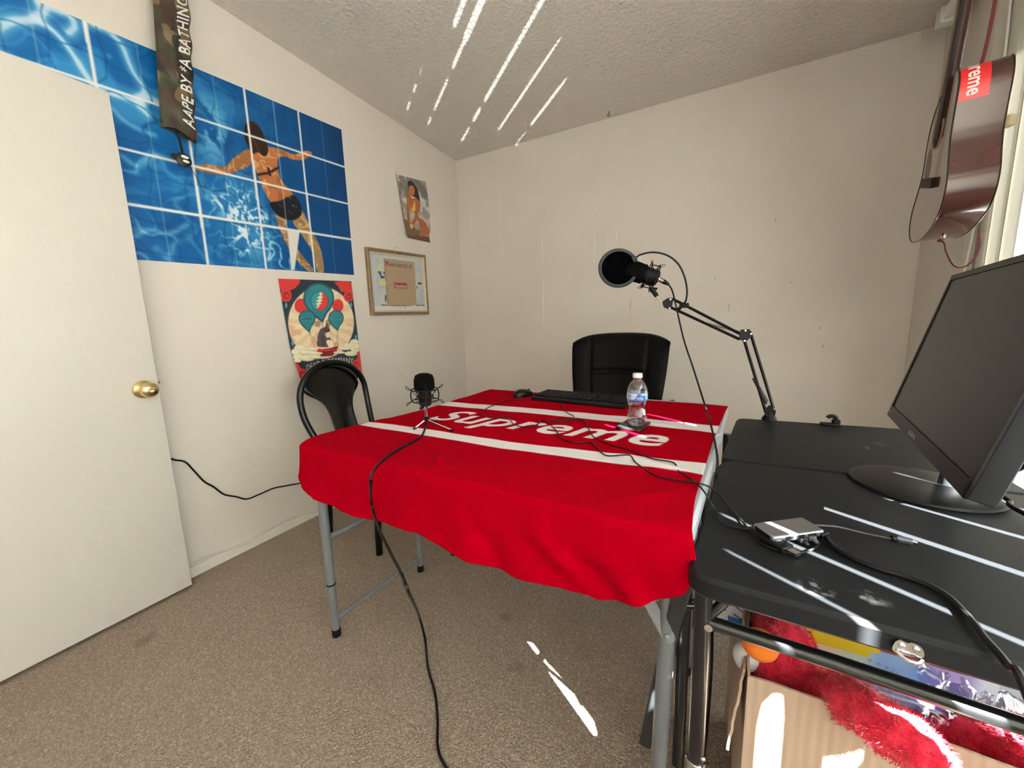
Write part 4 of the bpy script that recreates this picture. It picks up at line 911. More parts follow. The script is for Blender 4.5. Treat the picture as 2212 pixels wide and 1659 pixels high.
nv_ = []
for p in m.v:
    h = (p[2]-bb.z)/sc_; a = math.atan2(p[1]-bb.y, p[0]-bb.x); k = 1-.09*max(0, math.cos(a*5))*(1-smst(.0, .02, h)) -.03*max(0, math.sin(a*6+h*160))*(1 if .03 < h < .09 else 0)
    nv_.append((bb.x+(p[0]-bb.x)*k, bb.y+(p[1]-bb.y)*k, p[2]))
m.v = nv_; build('bottle_body', m, m_pet, bt, angle=180)
wat = bpy.data.materials.new('water'); wat.use_nodes = True; b_ = wat.node_tree.nodes['Principled BSDF']; b_.inputs['Transmission Weight'].default_value = 1; b_.inputs['IOR'].default_value = 1.33; b_.inputs['Roughness'].default_value = 0
build('water', MB().lathe([(r*.95, h+.0006) for r, h in prof[:5]]+[(0, prof[4][1]+.0006)], bb, seg=40), wat, bt, angle=60)
build('cap', MB().lathe([(.0145, .184*sc_), (.0148, .186*sc_), (.0148, .196*sc_), (.0138, .200*sc_), (0, .200*sc_)], bb, seg=28), mat('white_cap', (238,238,240), .35), bt)
# label printed band
nl, nh = 160, 60; th = np.linspace(0, 2*PI, nl)[None, :]; hh = np.linspace(.129, .099, nh)[:, None]*sc_
PL = np.stack([bb.x+.0314*np.cos(th)*np.ones((nh,1)), bb.y+.0314*np.sin(th)*np.ones((nh,1)), bb.z+hh*np.ones((1,nl))], -1)
TH = np.broadcast_to(np.degrees(th), (nh, nl)); HH = np.broadcast_to((hh/sc_-.099)/.030, (nh, nl)); A = Art(TH, HH)
A.fill((196, 212, 232)); A.mix(HH < .16, (60, 110, 190)); A.mix(HH > .93, (120, 150, 205))
A.poly([(262, .16), (285, .95), (292, .95), (318, .16)], (36, 88, 176)); A.mix((TH > 292) & (TH < 330) & (HH < .7), (60, 120, 200)); A.poly([(277, .78), (300, .78), (300, .90), (277, .90)], (210, 60, 70))
for k in range(9): A.mix((np.abs(TH-(216+3.4*k)) < (.7+.5*(k % 2))) & (HH > .3) & (HH < .85), (40, 44, 60))
Vt, T_ = text2d('WATER', .03); A.text(np.stack([272+(Vt[:,0]/Vt[:,0].max())*40, .24+Vt[:,1]/.72*.22], 1), T_, (240, 244, 250))
art_mesh('label', PL, A.C, .3, bt)

# ================================================================ BOOM ARM WITH SECOND MICROPHONE
AY = 1.594
bp_ = onz(1661, 906, ZK); AY = bp_.y-.004
ba = thing('microphone_stand', 'black scissor microphone arm clamped to the far edge of the black table', 'microphone stand', (bp_.x, bp_.y, ZK))
g_ = lambda x, y, Y_=None: ony(x, y, AY if Y_ is None else Y_)
m_arm = mat('arm_black', (20, 21, 25), .45, spec=.3)
build('clamp', MB().lathe([(0,0),(.024,0),(.023,.006),(.013,.022),(.011,.034),(0,.034)], (bp_.x, AY, ZK), seg=20).box((bp_.x, AY+.004, ZK-.028), (.035, .05, .05), bev=.003), m_blackcap, ba)
P0, P1a, P1b = g_(1661, 893), g_(1619, 714), g_(1602, 736)
def flatbar(a, b, w_, t_): 
    return MB().tube([a, b], w_, 4, flat=t_)
base_top, b_l, b_r = g_(1661, 893), g_(1651, 889), g_(1671, 880)
offy = Vector((0, .012, 0))
for nm, a, c in (('lower_bar', g_(1655, 893), g_(1607, 733)), ('lower_bar', g_(1671, 882), g_(1622, 722)), ('upper_bar', g_(1604, 724), g_(1452, 645)), ('upper_bar', g_(1598, 733), g_(1449, 664))):
    m = MB()
    m.tube([a, c], .0052, 4); build(nm, m, m_arm, ba, smooth=False)
for nm, poly in (('elbow_plate', [(1601,712),(1618,711),(1624,718),(1623,727),(1610,738),(1598,734),(1597,722)]), ('base_plate', [(1653,895),(1651,888),(1662,876),(1673,880),(1675,889),(1672,900),(1660,899)]), ('head_plate', [(1431,652),(1441,645),(1450,643),(1454,648),(1451,664),(1445,669),(1434,664)])):
    for s in (-1, 1):
        q = [g_(x, y) for x, y in poly]; m = MB(); M_ = Matrix(((1,0,0,0),(0,0,1,AY+s*.008),(0,1,0,0),(0,0,0,1)))
        m.prism([(p.x, p.z) for p in q], M_, .0022*s); build(nm, m, m_arm, ba, smooth=False)
for x, y in ((1610,714),(1622,721),(1608,736),(1672,882),(1656,896),(1449,647),(1447,666)): build('pivot_bolt', MB().tube([g_(x, y)+Vector((0,-.0115,0)), g_(x, y)+Vector((0,.0115,0))], .0034, 12), mat('bright_steel', (230,230,230), .25, metal=.8), ba)
for a, c in ((g_(1600,716)+Vector((0,0,-.003)), g_(1527,699)), (g_(1658,868), g_(1629,818))):
    n = 80; d = c-a; u_ = d.orthogonal().normalized(); v_ = d.normalized().cross(u_); m = MB()
    m.tube([a+d*(i/n)+(u_*math.cos(i*1.3)+v_*math.sin(i*1.3))*.0042 for i in range(n+1)], .0011, 5); build('spring', m, m_arm, ba)
build('spring_sleeve', MB().tube([g_(1627,817), g_(1655,872)], .0042, 8), m_arm, ba)
# head joint
build('swivel_stub', MB().tube([g_(1432,658), g_(1417,638)], .0032, 12), m_chrome, ba)
cl_ = build('microphone_clip', MB().tube([g_(1419,640), g_(1406,622)], [.0085, .010], 12).tube([g_(1404,622), g_(1420,624)], .0045, 10), m_blackcap, ba)
# second microphone
MY = AY
a0, a1 = ony(1421, 603, MY-.0), ony(1352, 580, MY-.035); axd = (a1-a0).normalized()
bm_ = thing('boom_microphone', 'black microphone in a spider shock mount on the scissor arm', 'microphone', tuple((a0+a1)/2))
LL = (a1-a0).length
build('body', MB().tube([a0, a0+axd*.006, a0+axd*LL*.75], [.024, .032, .033], 26), mat('microphone_black', (7,7,8), .5, spec=.2), bm_)
build('foam_windscreen', MB().lathe([(.030, LL*.42), (.038, LL*.43), (.040, LL*.7), (.037, LL*.95), (.024, LL*1.02), (0, LL*1.03)], a0, axd, 26), m_foam, bm_, angle=80)
build('connector_socket', MB().lathe([(.0,-.006),(.013,-.005),(.0135,.002),(.011,.003)], a0, axd, 20), m_chrome, bm_)
spider(bm_, frame_at(a0+axd*LL*.22, (axd+Vector((0,0,.0))).normalized(), (0,0,1)), .052, .016)
# pop filter
pcn = ony(1336, 579, AY-.07); nrm = Vector((.36, -.90, .16)).normalized(); rp = .076
pf = thing('pop_filter', 'round black mesh pop filter in front of the boom microphone', 'pop filter', tuple(pcn))
Mp = frame_at(pcn, nrm, (0, 0, 1))
m = MB()
rp_prof = [(rp-.010, -.003), (rp, -.004), (rp+.003, 0), (rp, .004), (rp-.010, .003), (rp-.010, -.003)]
m.lathe(rp_prof, pcn, nrm, 56, caps=False); build('rim', m, mat('rim_grey', (44,48,54), .45, spec=.3), pf)
build('mesh_screen', MB().lathe([(0,-.0015),(rp-.009,-.0015),(rp-.009,.0015),(0,.0015)], pcn, nrm, 48), m_mesh, pf)
ct = ony(1375, 556, AY-.07); build('clip_tab', MB().tube([pcn+(ct-pcn)*.80, ct], [.013, .008], 10, flat=.5), MATS['rim_grey'], pf)
goose = [ct, ony(1384,550,AY-.07), ony(1410,545,AY-.07), ony(1440,551,AY-.06), ony(1464,569,AY-.05), ony(1478,596,AY-.04), ony(1484,626,AY-.03), ony(1482,648,AY-.015), ony(1477,656,AY)]
build('gooseneck', MB().tube(cr(goose, 8), .0034, 10), m_cable, pf)
build('arm_clamp', MB().box(ony(1478, 660, AY), (.034, .026, .018), bev=.003).tube([ony(1470,664,AY), ony(1466,668,AY-.03)], .007, 10), m_blackcap, pf)
# cable of the second microphone
xl0 = ony(1425, 604, MY); xl1 = ony(1433, 608, MY+.004); xl2 = ony(1444, 614, MY+.006)
bc = thing('microphone_cable', 'black cable hanging from the boom microphone down between the tables', 'cable', tuple(xl2))
build('connector_plug', MB().tube([xl0, xl1], .009, 14), mat('plug_nickel', (150,140,130), .3, metal=.8), bc)
build('plug_boot', MB().tube([xl1, xl2], [.0095, .0055], 14), m_blackcap, bc)
cable('cord', [xl2, ony(1452,628,1.585), ony(1461,664,1.555), ony(1477,733,1.49), ony(1498,797,1.42), ony(1520,867,1.33), onz(1534,912,.745), onz(1543,950,.712), onz(1548,975,.706), onz(1550,1000,.694), onz(1547,1025,.672), onz(1542,1060,.62), onz(1536,1130,.54), onz(1530,1230,.42), onz(1524,1350,.30)], .0030, parent=bc)
cable('power_cord', [onz(1541,1290,.30), onz(1539,1335,.28), onz(1538,1400,.25), onz(1535,1470,.2), onz(1530,1540,.12), onz(1524,1600,.06), onz(1517,1659,.03), onz(1512,1720,.01)], .0034, 'thin black cord hanging down behind the front leg of the black table', 'cord')
# spare clamp on the far edge
sc0 = onz(1797, 921, ZK); sc0.y = 1.60; sc0 = onz(1797, 919, ZK)
m = MB(); m.box((sc0.x-.006, sc0.y, ZK+.004), (.05, .03, .007), bev=.002)
arc = [(sc0.x-.002+.013*math.cos(a), sc0.y, ZK+.020+.013*math.sin(a)) for a in np.linspace(-1.2, 2.7, 16)]
m.tube(arc, .0065, 8); m.box((sc0.x+.010, sc0.y, ZK+.012), (.02, .024, .02), bev=.003); m.box((sc0.x, sc0.y+.008, ZK-.018), (.02, .02, .05), bev=.002)
tag(build('desk_clamp', m, m_blackcap), 'small black hook-shaped clamp on the far edge of the black table', 'clamp')

# ================================================================ MONITOR
m_bez = mat('monitor_plastic', (14, 14, 15), .42, spec=.3); m_scr = mat('screen', (15, 17, 18), .3, spec=.15)
m_side = mat('monitor_side', (30,32,37), .45, spec=.3)
BLm, BRm = onz(1919, 896, .80), onz(2087, 1079, .80); ex = (BRm-BLm); Wm = ex.length; ex.normalize()
n0 = Vector((ex.y, -ex.x, 0)); n0 = n0 if n0.x < 0 else -n0
tilt = math.radians(13); upm = (Vector((0,0,1))*math.cos(tilt)-n0*math.sin(tilt)).normalized(); nm = ex.cross(upm).normalized(); nm = nm if nm.x < 0 else -nm
Hm = .325
mn = thing('monitor', 'black widescreen monitor on a round base standing on the black table', 'monitor', (.43, 1.04, ZK))
MM = Matrix(((ex.x, upm.x, nm.x, BLm.x), (ex.y, upm.y, nm.y, BLm.y), (ex.z, upm.z, nm.z, BLm.z), (0,0,0,1)))
build('casing', MB().box((Wm/2, Hm/2, -.013), (Wm, Hm, .026), M=MM, bev=.002).box((Wm/2, Hm*.48, -.036), (Wm*.72, Hm*.62, .022), M=MM, bev=.008), m_side, mn)
bz = .011; m = MB()
for c, s in (((Wm/2, .012, .001), (Wm, .024, .003)), ((Wm/2, Hm-bz/2, .001), (Wm, bz, .003)), ((bz/2, Hm/2, .001), (bz, Hm, .003)), ((Wm-bz/2, Hm/2, .001), (bz, Hm, .003))): m.box(c, s, M=MM)
build('bezel', m, m_bez, mn, smooth=False)
build('screen', MB().box((Wm/2, Hm/2+.006, .0002), (Wm-2*bz, Hm-.036, .001), M=MM), m_scr, mn, smooth=False)
Vt, T_ = text2d('SUPA', .03); lw_ = .052
m = MB().add([MM @ Vector((Wm*.40+a/Vt[:,0].max()*lw_, .006+b*.011, .0031)) for a, b in Vt], T_)
build('badge_lettering', m, mat('badge_grey', (150,150,152), .4), mn, smooth=False)
Vt, T_ = text2d('HDMI', .01); m = MB().add([MM @ Vector((.008+a/Vt[:,0].max()*.022, .010+b*.006, .0031)) for a, b in Vt], T_); build('corner_lettering', m, MATS['badge_grey'], mn, smooth=False)
bcn = (onz(1868,1022,ZK+.004)+onz(2136,1082,ZK+.004))/2
build('base', MB().lathe([(.112,0),(.116,.002),(.115,.007),(.104,.011),(.05,.014),(0,.014)], (bcn.x, bcn.y, ZK), seg=64), m_bez, mn)
back_c = MM @ Vector((Wm/2, Hm*.42, -.05))
build('stand_neck', MB().tube(cr([(bcn.x+.045, bcn.y+.0, ZK+.01), (bcn.x+.055, bcn.y, .78), (back_c.x+.01, back_c.y, back_c.z)], 5), .022, 14, flat=.6), m_side, mn)
cable('cable', [(back_c.x+.01, back_c.y-.10, back_c.z-.10), onz(2122,1050,.73), onz(2150,1063,.70), onz(2180,1082,.69), onz(2214,1110,.685), (.60, .78, .66), (.66, .72, .5)], .0042, parent=mn)

# ================================================================ HUB AND PLUGS
hA, hB, hC, hD = [onz(x, y, ZK+.022) for x, y in ((1632,1131),(1742,1117),(1772,1138),(1664,1153))]
hc = (hA+hB+hC+hD)/4; hu = ((hB-hA)+(hC-hD)).normalized(); ha = math.atan2(hu.y, hu.x); hl = ((hB-hA).length+(hC-hD).length)/2; hw_ = .042
m_alu = mat('brushed_aluminium', (150,150,154), .35, metal=.85)
hb_ = thing('usb_hub', 'silver multiport adapter with several cables plugged in on the black table', 'adapter', (hc.x, hc.y, ZK))
Mh = Matrix.Translation((hc.x, hc.y, ZK+.014)) @ Matrix.Rotation(ha, 4, 'Z') @ Matrix.Rotation(math.radians(3), 4, 'X')
build('body', MB().box((0,0,.0), (hl, hw_, .0125), M=Mh, bev=.004), m_alu, hb_)
build('port_end', MB().box((-hl/2-.0002,0,0), (.001, hw_-.012, .008), M=Mh), m_blackcap, hb_); 
build('port', MB().box((-.018,-hw_/2-.0003,0), (.014, .001, .006), M=Mh).box((.002,-hw_/2-.0003,0), (.014, .001, .006), M=Mh).box((.024,-hw_/2-.0003,0), (.014, .001, .006), M=Mh), m_blackcap, hb_)
cable('cable', [Mh @ Vector((hl/2,.004,0)), onz(1790,1136,ZK+.012), onz(1815,1139,ZK+.008), onz(1863,1151,ZK+.003), onz(1900,1159,ZK+.003), onz(1928,1164,ZK+.004)], .0018, parent=hb_, m=mat('grey_cord', (64,64,68), .5))
c0, c1, c2 = onz(1937,1164,ZK+.005), onz(1970,1171,ZK+.005), onz(1982,1174,ZK+.005)
build('plug_sleeve', MB().tube([onz(1926,1163,ZK+.005), c0], .0045, 10), m_blackcap, hb_); build('plug', MB().tube([c0, c1], .0058, 12, flat=.7), mat('space_grey', (112,112,122), .35, metal=.7), hb_); build('plug_tip', MB().tube([c1, c2], .0038, 10, flat=.5), m_chrome, hb_)
def plug(x0, y0, x1, y1, col, lab, w_=.0115):
    a, b = onz(x0, y0, ZK+.010), onz(x1, y1, ZK+.006); d = b-a; an = math.atan2(d.y, d.x); c = (a+b)/2
    return a, b, an, c, d.length
# second small hub and plugs in front
a, b, an, c, ln = plug(1655, 1158, 1700, 1186, None, '')
h2 = thing('usb_splitter', 'small black port splitter in front of the silver adapter', 'adapter', tuple((c.x, c.y, ZK)))
build('body', MB().box((c.x, c.y, ZK+.006), (ln*1.1, .026, .011), an, bev=.002), m_satin, h2)
for i in (-1, 0): build('slot_mark', MB().box((c.x+math.cos(an)*i*.012+.002, c.y+math.sin(an)*i*.012, ZK+.0118), (.010, .0012, .0006), an+1.2), MATS['white_print'], h2)
build('usb_plug_tip', MB().box((c.x+math.cos(an)*ln*.72, c.y+math.sin(an)*ln*.72, ZK+.006), (.018, .012, .005), an), m_chrome, h2)
for (x0,y0,x1,y1,col,nm_,lb) in ((1712,1150,1738,1172,(24,24,26),'usb_plug','black plug stuck into the front of the silver adapter, nearer the left'), (1733,1148,1757,1168,(84,86,96),'usb_plug','grey plug stuck into the front of the silver adapter beside the black one')):
    a, b, an, c, ln = plug(x0, y0, x1, y1, col, lb)
    t_ = thing(nm_, lb, 'plug', (c.x, c.y, ZK)); build('body', MB().box((c.x, c.y, ZK+.0085), (ln, .013, .008), an, bev=.002), mat('plug_%d' % col[0], col, .45), t_)
    build('strain_relief', MB().tube([(b.x, b.y, ZK+.0085), (b.x+.008*math.cos(an), b.y+.008*math.sin(an), ZK+.006)], [.004, .0022], 10), MATS['plug_%d' % col[0]], t_)
a, b, an, c, ln = plug(1756, 1144, 1784, 1162, None, '')
hd = thing('display_cable', 'thick black cable curving from the silver adapter over the front edge of the black table', 'cable', tuple((c.x, c.y, ZK)))
build('plug_body', MB().box((c.x, c.y, ZK+.009), (ln, .018, .010), an, bev=.0025), m_satin, hd)
cable('cord', [(b.x, b.y, ZK+.007)]+[onz(x, y, ZK+.0045) for x, y in ((1797,1178),(1815,1190),(1856,1212),(1898,1228),(1946,1242),(2001,1262),(2049,1290),(2084,1324))]+[onz(2108,1352,ZK+.006), onz(2129,1380,ZK+.006), onz(2158,1412,ZK+.006), ony(2180,1440,.525), ony(2212,1482,.50), (.32,.48,.55), (.34,.47,.3)], .0040, parent=hd)

# ================================================================ GUITAR
gt_ = math.radians(-10); NB = Vector((math.cos(gt_), math.sin(gt_), 0)); TB = Vector((-math.sin(gt_), math.cos(gt_), 0)); G0 = Vector((.626, 1.658, 0))
def G(a, z, d=0): return G0+TB*a+NB*d+Vector((0, 0, z))
gout = smooth_poly([(.09,1.748),(.05,1.748),(.02,1.738),(.004,1.715),(-.002,1.68),(.004,1.63),(.012,1.56),(.004,1.50),(-.010,1.435),(-.002,1.385),(.022,1.352),(.061,1.330),(.12,1.312),(.21,1.300),(.30,1.303),(.37,1.318),(.412,1.35),(.424,1.395),(.405,1.44),(.355,1.485),(.312,1.54),(.300,1.61),(.285,1.66),(.25,1.705),(.20,1.735),(.14,1.748)], 5)
gu = thing('acoustic_guitar', 'glossy dark red-brown acoustic guitar with a red sticker hanging by a maroon strap near the window', 'guitar', tuple(G(.2, 1.30, .05)))
gu['label'] = 'glossy dark red acoustic guitar with a red sticker hanging near the window'
m_mah = mat('glossy_mahogany', (58, 18, 16), .14, coat=.7, vary=(9, (78,28,22), .4, .65, 4), spec=.6); m_top = mat('guitar_top', (92, 56, 42), .10, coat=.8, vary=(5, (108,70,52), .4, .6, 3), spec=.6)
m_rose = mat('rosewood', (34, 20, 18), .55, spec=.25); m_bind = mat('dark_binding', (30, 20, 20), .25)
n = len(gout); MG = Matrix(((TB.x, 0, NB.x, G0.x), (TB.y, 0, NB.y, G0.y), (0, 1, 0, 0), (0, 0, 0, 1)))
m = MB(); vs = []
for d in (0, .02, .05, .08, .1): vs += [G(a, z, d) for a, z in gout]
m.add(vs, [(l*n+i, l*n+(i+1) % n, (l+1)*n+(i+1) % n, (l+1)*n+i) for l in range(4) for i in range(n)])
m.add([G(a, z, .1) for a, z in gout], [tuple(range(n))]); build('body', m, m_mah, gu, angle=60)
build('soundboard', MB().add([G(a, z, -.0005) for a, z in gout], [tuple(range(n))]), m_top, gu, smooth=False)
build('binding', MB().tube([G(a, z, 0) for a, z in gout], .0022, 6, closed=True), m_bind, gu); build('binding', MB().tube([G(a, z, .1) for a, z in gout], .0018, 6, closed=True), m_bind, gu)
build('sound_hole', MB().add([G(.165+.046*math.cos(t), 1.628+.046*math.sin(t), -.0012) for t in np.linspace(0, 2*PI, 32, endpoint=False)], [tuple(range(32))]), mat('hole_dark', (8,7,7), .9), gu, smooth=False)
build('rosette', MB().tube([G(.165+.052*math.cos(t), 1.628+.052*math.sin(t), -.001) for t in np.linspace(0, 2*PI, 40, endpoint=False)], .0022, 6, closed=True), mat('rosette_wood', (150, 116, 84), .3), gu)
axd_ = Vector((-.105, .40)).normalized()      # axis of the strings in (a, z)
nk0 = Vector((.130, 1.70))
def NK(s, w_, d): c = nk0+axd_*s; p = Vector((axd_.y, -axd_.x)); return G(c.x+p.x*w_, c.y+p.y*w_, d)
def necks(s0, s1, w0, w1, d0, d1, mb, mi=0):
    mb.add([NK(s0,-w0,d0), NK(s0,w0,d0), NK(s0,w0,d1), NK(s0,-w0,d1), NK(s1,-w1,d0), NK(s1,w1,d0), NK(s1,w1,d1), NK(s1,-w1,d1)], [(0,1,2,3),(4,7,6,5),(0,4,5,1),(1,5,6,2),(2,6,7,3),(3,7,4,0)], mi); return mb
build('fretboard', necks(-.10, .36, .028, .022, -.007, -.0005, MB()), m_rose, gu, smooth=False)
m = MB(); sec = 14; rr = []
for s in np.linspace(.03, .38, 14):
    k = max(0, 1-(s-.03)/.05); rr.append((s, .027-.004*(s/.4), .020+.055*k**2))
vs = []
for s, w_, dd in rr:
    for k in range(sec+1): a = PI*k/sec; vs.append(NK(s, w_*math.cos(a), -.0005+dd*math.sin(a)**.8))
m.add(vs, [(i*(sec+1)+k, i*(sec+1)+k+1, (i+1)*(sec+1)+k+1, (i+1)*(sec+1)+k) for i in range(len(rr)-1) for k in range(sec)]); build('neck', m, mat('neck_mahogany', (52, 22, 18), .4, spec=.3), gu, angle=70)
build('headstock', necks(.36, .52, .026, .036, -.002, .014, MB()), m_mah, gu, smooth=False)
for s in (.40, .44, .48):
    for w_ in (-.036, .036): build('tuning_peg', MB().tube([NK(s, w_*.8, .008), NK(s, w_*1.45, .008)], .003, 8).ball(NK(s, w_*1.6, .008), .008), m_chrome, gu)
build('bridge', necks(-.245, -.215, .075, .075, -.010, -.0005, MB()), m_rose, gu, smooth=False)
for k in range(6):
    w_ = -.025+.01*k; build('string', MB().tube([NK(-.23, w_, -.013), NK(.36, w_*.72, -.010)], .0003, 5), mat('string_bronze', (120,96,70), .5, metal=.6), gu)
pg = [(.245,1.60),(.275,1.56),(.27,1.50),(.235,1.485),(.21,1.53),(.215,1.575)]; build('pickguard', MB().add([G(a, z, -.0009) for a, z in smooth_poly(pg, 4)], [tuple(range(24))]), m_bind, gu, smooth=False)
# sticker wrapped over the shoulder: follow the outline
arcp = [Vector(p) for p in gout]
def along(i0, s):   # walk the outline from index i0 by s metres
    i = i0; acc = 0
    while True:
        a, b = arcp[i % n], arcp[(i+1) % n]; l = (b-a).length
        if acc+l >= s: 
            q = a.lerp(b, (s-acc)/l); t = (b-a).normalized(); nr = Vector((t.y, -t.x)); c = Vector((.2, 1.5))
            if nr.dot(q-c) < 0: nr = -nr
            return q, nr
        acc += l; i += 1
def ST(s, d, o=.0006): q, nr = along(0, s); q = q+nr*o; return G(q.x, q.y, d)
S0, S1 = .015, .172
m = MB().grid(lambda u, v: ST(S0+(S1-S0)*u, .003+.057*v), 40, 2); stk = build('sticker', m, mat('red_sticker', (226, 24, 36), .35, coat=.5), gu, label='red sticker with white lettering')
Vt, T_ = text2d('Supreme', .02); m = MB().add([ST(S0+.008+(S1-S0-.018)*a/Vt[:,0].max(), .018+.032*b/.72, .0010) for a, b in Vt], T_); build('sticker_lettering', m, MATS['white_print'], stk, smooth=False)
m_strap = mat('maroon_strap', (96, 30, 36), .6)
build('strap', MB().tube(cr([G(.06, 1.745, .05), G(.07, 1.80, .058), G(.085, 1.92, .066), G(.09, 2.12, .07), G(.09, ZC, .07)], 5), .0045, 8, flat=.5), m_strap, gu)
build('strap_loop', MB().tube(cr([ony(2030,519,1.73), ony(2040,526,1.70), ony(2044,545,1.70), ony(2060,573,1.69), ony(2082,577,1.68), ony(2104,560,1.66), ony(2115,530,1.65), ony(2114,502,1.66)], 5), .0032, 8, flat=.5), m_strap, gu)
build('end_knot', MB().ball(ony(2032,519,1.73), .008, scale=(1,1,.7)), m_strap, gu)
build('end_pin', MB().lathe([(0,0),(.006,0),(.004,.008),(.007,.012),(0,.014)], G(.205, 1.301, .05), (0,0,-1), 14), m_chrome, gu)

# cords and small fittings
cable('blind_cord', [onx(2187,-30,.925), onx(2168,135,.925), onx(2135,320,.922), onx(2100,510,.922), onx(2084,585,.922), onx(2072,645,.922), onx(2052,800,.922), onx(2040,900,.922)], .0035, 'white cord hanging beside the blind behind the guitar', 'cord', m=mat('white_cord', (240,240,238), .5))
cc = onx(2178, 262, .90); m = MB().box((cc.x, cc.y, cc.z), (.03, .026, .036), .5, bev=.004).tube([(cc.x-.012, cc.y, cc.z+.008), (cc.x-.012, cc.y, cc.z-.03)], .005, 10)
tag(build('cord_cleat', m, mat('cream_plastic', (226, 208, 168), .4)), 'small cream plastic fitting on the blind right of the guitar', 'fitting')
hk = onz(1315, 240, ZC); m = MB().tube(cr([(hk.x, hk.y, ZC), (hk.x, hk.y, ZC-.012), (hk.x+.006, hk.y, ZC-.022), (hk.x, hk.y, ZC-.030), (hk.x-.008, hk.y, ZC-.024), (hk.x-.009, hk.y, ZC-.016)], 5), .0022, 8)
tag(build('ceiling_hook', m, m_blackcap), 'tiny dark hook screwed into the ceiling near the back wall', 'hook')
cable('wall_cable', [onx(x, y, XL+.006) for x, y in ((352,985),(376,993),(400,998),(420,1018),(441,1040),(462,1052),(484,1068),(510,1073),(533,1078),(560,1068),(590,1055),(615,1050),(637,1046),(680,1040),(760,1042))], .0036, 'black cable strung along the left wall between the door and the towel', 'cable')
cable('baseboard_cable', [onx(x, y, XL+.016) for x, y in ((405,1226),(440,1207),(482,1192),(530,1176),(556,1160),(585,1143),(612,1126),(650,1113),(692,1104))], .0026, 'thin white cable lying along the left wall above the baseboard', 'cable', m=mat('white_cable', (214,208,198), .5))

# ================================================================ CARDBOARD BOX AND WHAT IT HOLDS
def cardboard():
    m = mat('cardboard', (182, 157, 137), .8, vary=(3, (166,142,122), .4, .7, 3)); nt = m.node_tree; N = nt.nodes; K = nt.links; b = N['Principled BSDF']
    tc = N.new('ShaderNodeTexCoord'); mp = N.new('ShaderNodeMapping'); mp.inputs['Scale'].default_value = (1, 1, .02); wv = N.new('ShaderNodeTexWave'); wv.inputs['Scale'].default_value = 22; wv.bands_direction = 'X'; wv.inputs['Distortion'].default_value = 1.2
    K.new(tc.outputs['Object'], mp.inputs['Vector']); K.new(mp.outputs[0], wv.inputs['Vector']); bp = N.new('ShaderNodeBump'); bp.inputs['Strength'].default_value = .25; bp.inputs['Distance'].default_value = .003
    K.new(wv.outputs['Fac'], bp.inputs['Height']); K.new(bp.outputs['Normal'], b.inputs['Normal']); return m
m_card = cardboard(); bx = thing('cardboard_box', 'open brown cardboard box under the black table holding a red plush', 'box', (.34, .82, 0))
ZB = .448; x0, x1, y0, y1, tk_ = .088, .62, .652, .985, .004; xb_ = .104
def wob(u): return .004*math.sin(u*9)+.002*math.sin(u*31)
def wallp(xa, ya, xb, yb, zt=ZB, nx=40):
    m = MB(); d = Vector((xb-xa, yb-ya)).normalized(); nr = Vector((-d.y, d.x))*tk_; vs = []
    for i in range(nx+1):
        t = i/nx; x = xa+(xb-xa)*t; y = ya+(yb-ya)*t; z = zt+wob(t)*.6
        vs += [(x, y, .001), (x, y, z), (x+nr.x, y+nr.y, z), (x+nr.x, y+nr.y, .001)]
    fs = [(4*i+k, 4*i+(k+1) % 4, 4*i+4+(k+1) % 4, 4*i+4+k) for i in range(nx) for k in range(4)]; fs += [(0,1,2,3), (4*nx, 4*nx+3, 4*nx+2, 4*nx+1)]
    return m.add(vs, fs)
build('side_panel', wallp(x0, y0, x1, y0), m_card, bx, smooth=False); build('side_panel', wallp(xb_, y1, x0, y0, nx=20), m_card, bx, smooth=False)
build('side_panel', wallp(x1, y0, x1, y1, nx=20), m_card, bx, smooth=False); build('side_panel', wallp(x1, y1, x0, y1), m_card, bx, smooth=False)
build('bottom', MB().box(((x0+x1)/2, (y0+y1)/2, .004), (x1-x0-.09, y1-y0-.01, .006)), m_card, bx, smooth=False)
fa, fb = ony(1583, 1462, .66), ony(1567, 1612, .645)
m = MB(); vs = []
for i in range(13):
    t = i/12; p = Vector((x0-.006, .665, ZB)).lerp(Vector((fb.x+.001, .640, fb.z+.0)), t); q = Vector(((x0-.004)/.665*.95, .95, ZB)).lerp(Vector((fb.x*.90/.645+.002, .90, fb.z+.03)), t); r = random.uniform(-.001, .001)
    vs += [p+Vector((r,0,0)), p+Vector((.004+r,0,0)), q+Vector((.004,0,0)), q]
m.add(vs, [(4*i+k, 4*i+(k+1) % 4, 4*i+4+(k+1) % 4, 4*i+4+k) for i in range(12) for k in range(4)]+[(0,1,2,3),(48,51,50,49)]); build('flap', m, m_card, bx, smooth=False)
# plush: rounded furry mass with a stubby limb hanging over the rim
m_fur = mat('red_fur', (206, 22, 52), .9, vary=(60, (228, 44, 72), .4, .6, 3), sheen=.5, spec=.1)
sm = MB()
def blob(x, y, Y_, r, sc=(1,1,1)): sm.ball(ony(x, y, Y_), r, seg=20, scale=sc)
def caps(pts): 
    P_ = cr([p[0] for p in pts], 4); rs = np.interp(np.linspace(0, 1, len(P_)), np.linspace(0, 1, len(pts)), [p[1] for p in pts])
    for p, r in zip(P_, rs): sm.ball(p, r, seg=14)
blob(1665, 1420, .760, .058, (1.1, 1, 1.05)); blob(1712, 1462, .750, .050); blob(1640, 1440, .755, .046); blob(1690, 1385, .79, .05)
caps([(ony(1760,1470,.78), .045), (ony(1830,1510,.77), .040), (ony(1930,1560,.77), .034), (ony(2040,1600,.76), .032), (ony(2150,1610,.76), .045), (ony(2225,1640,.75), .055)])
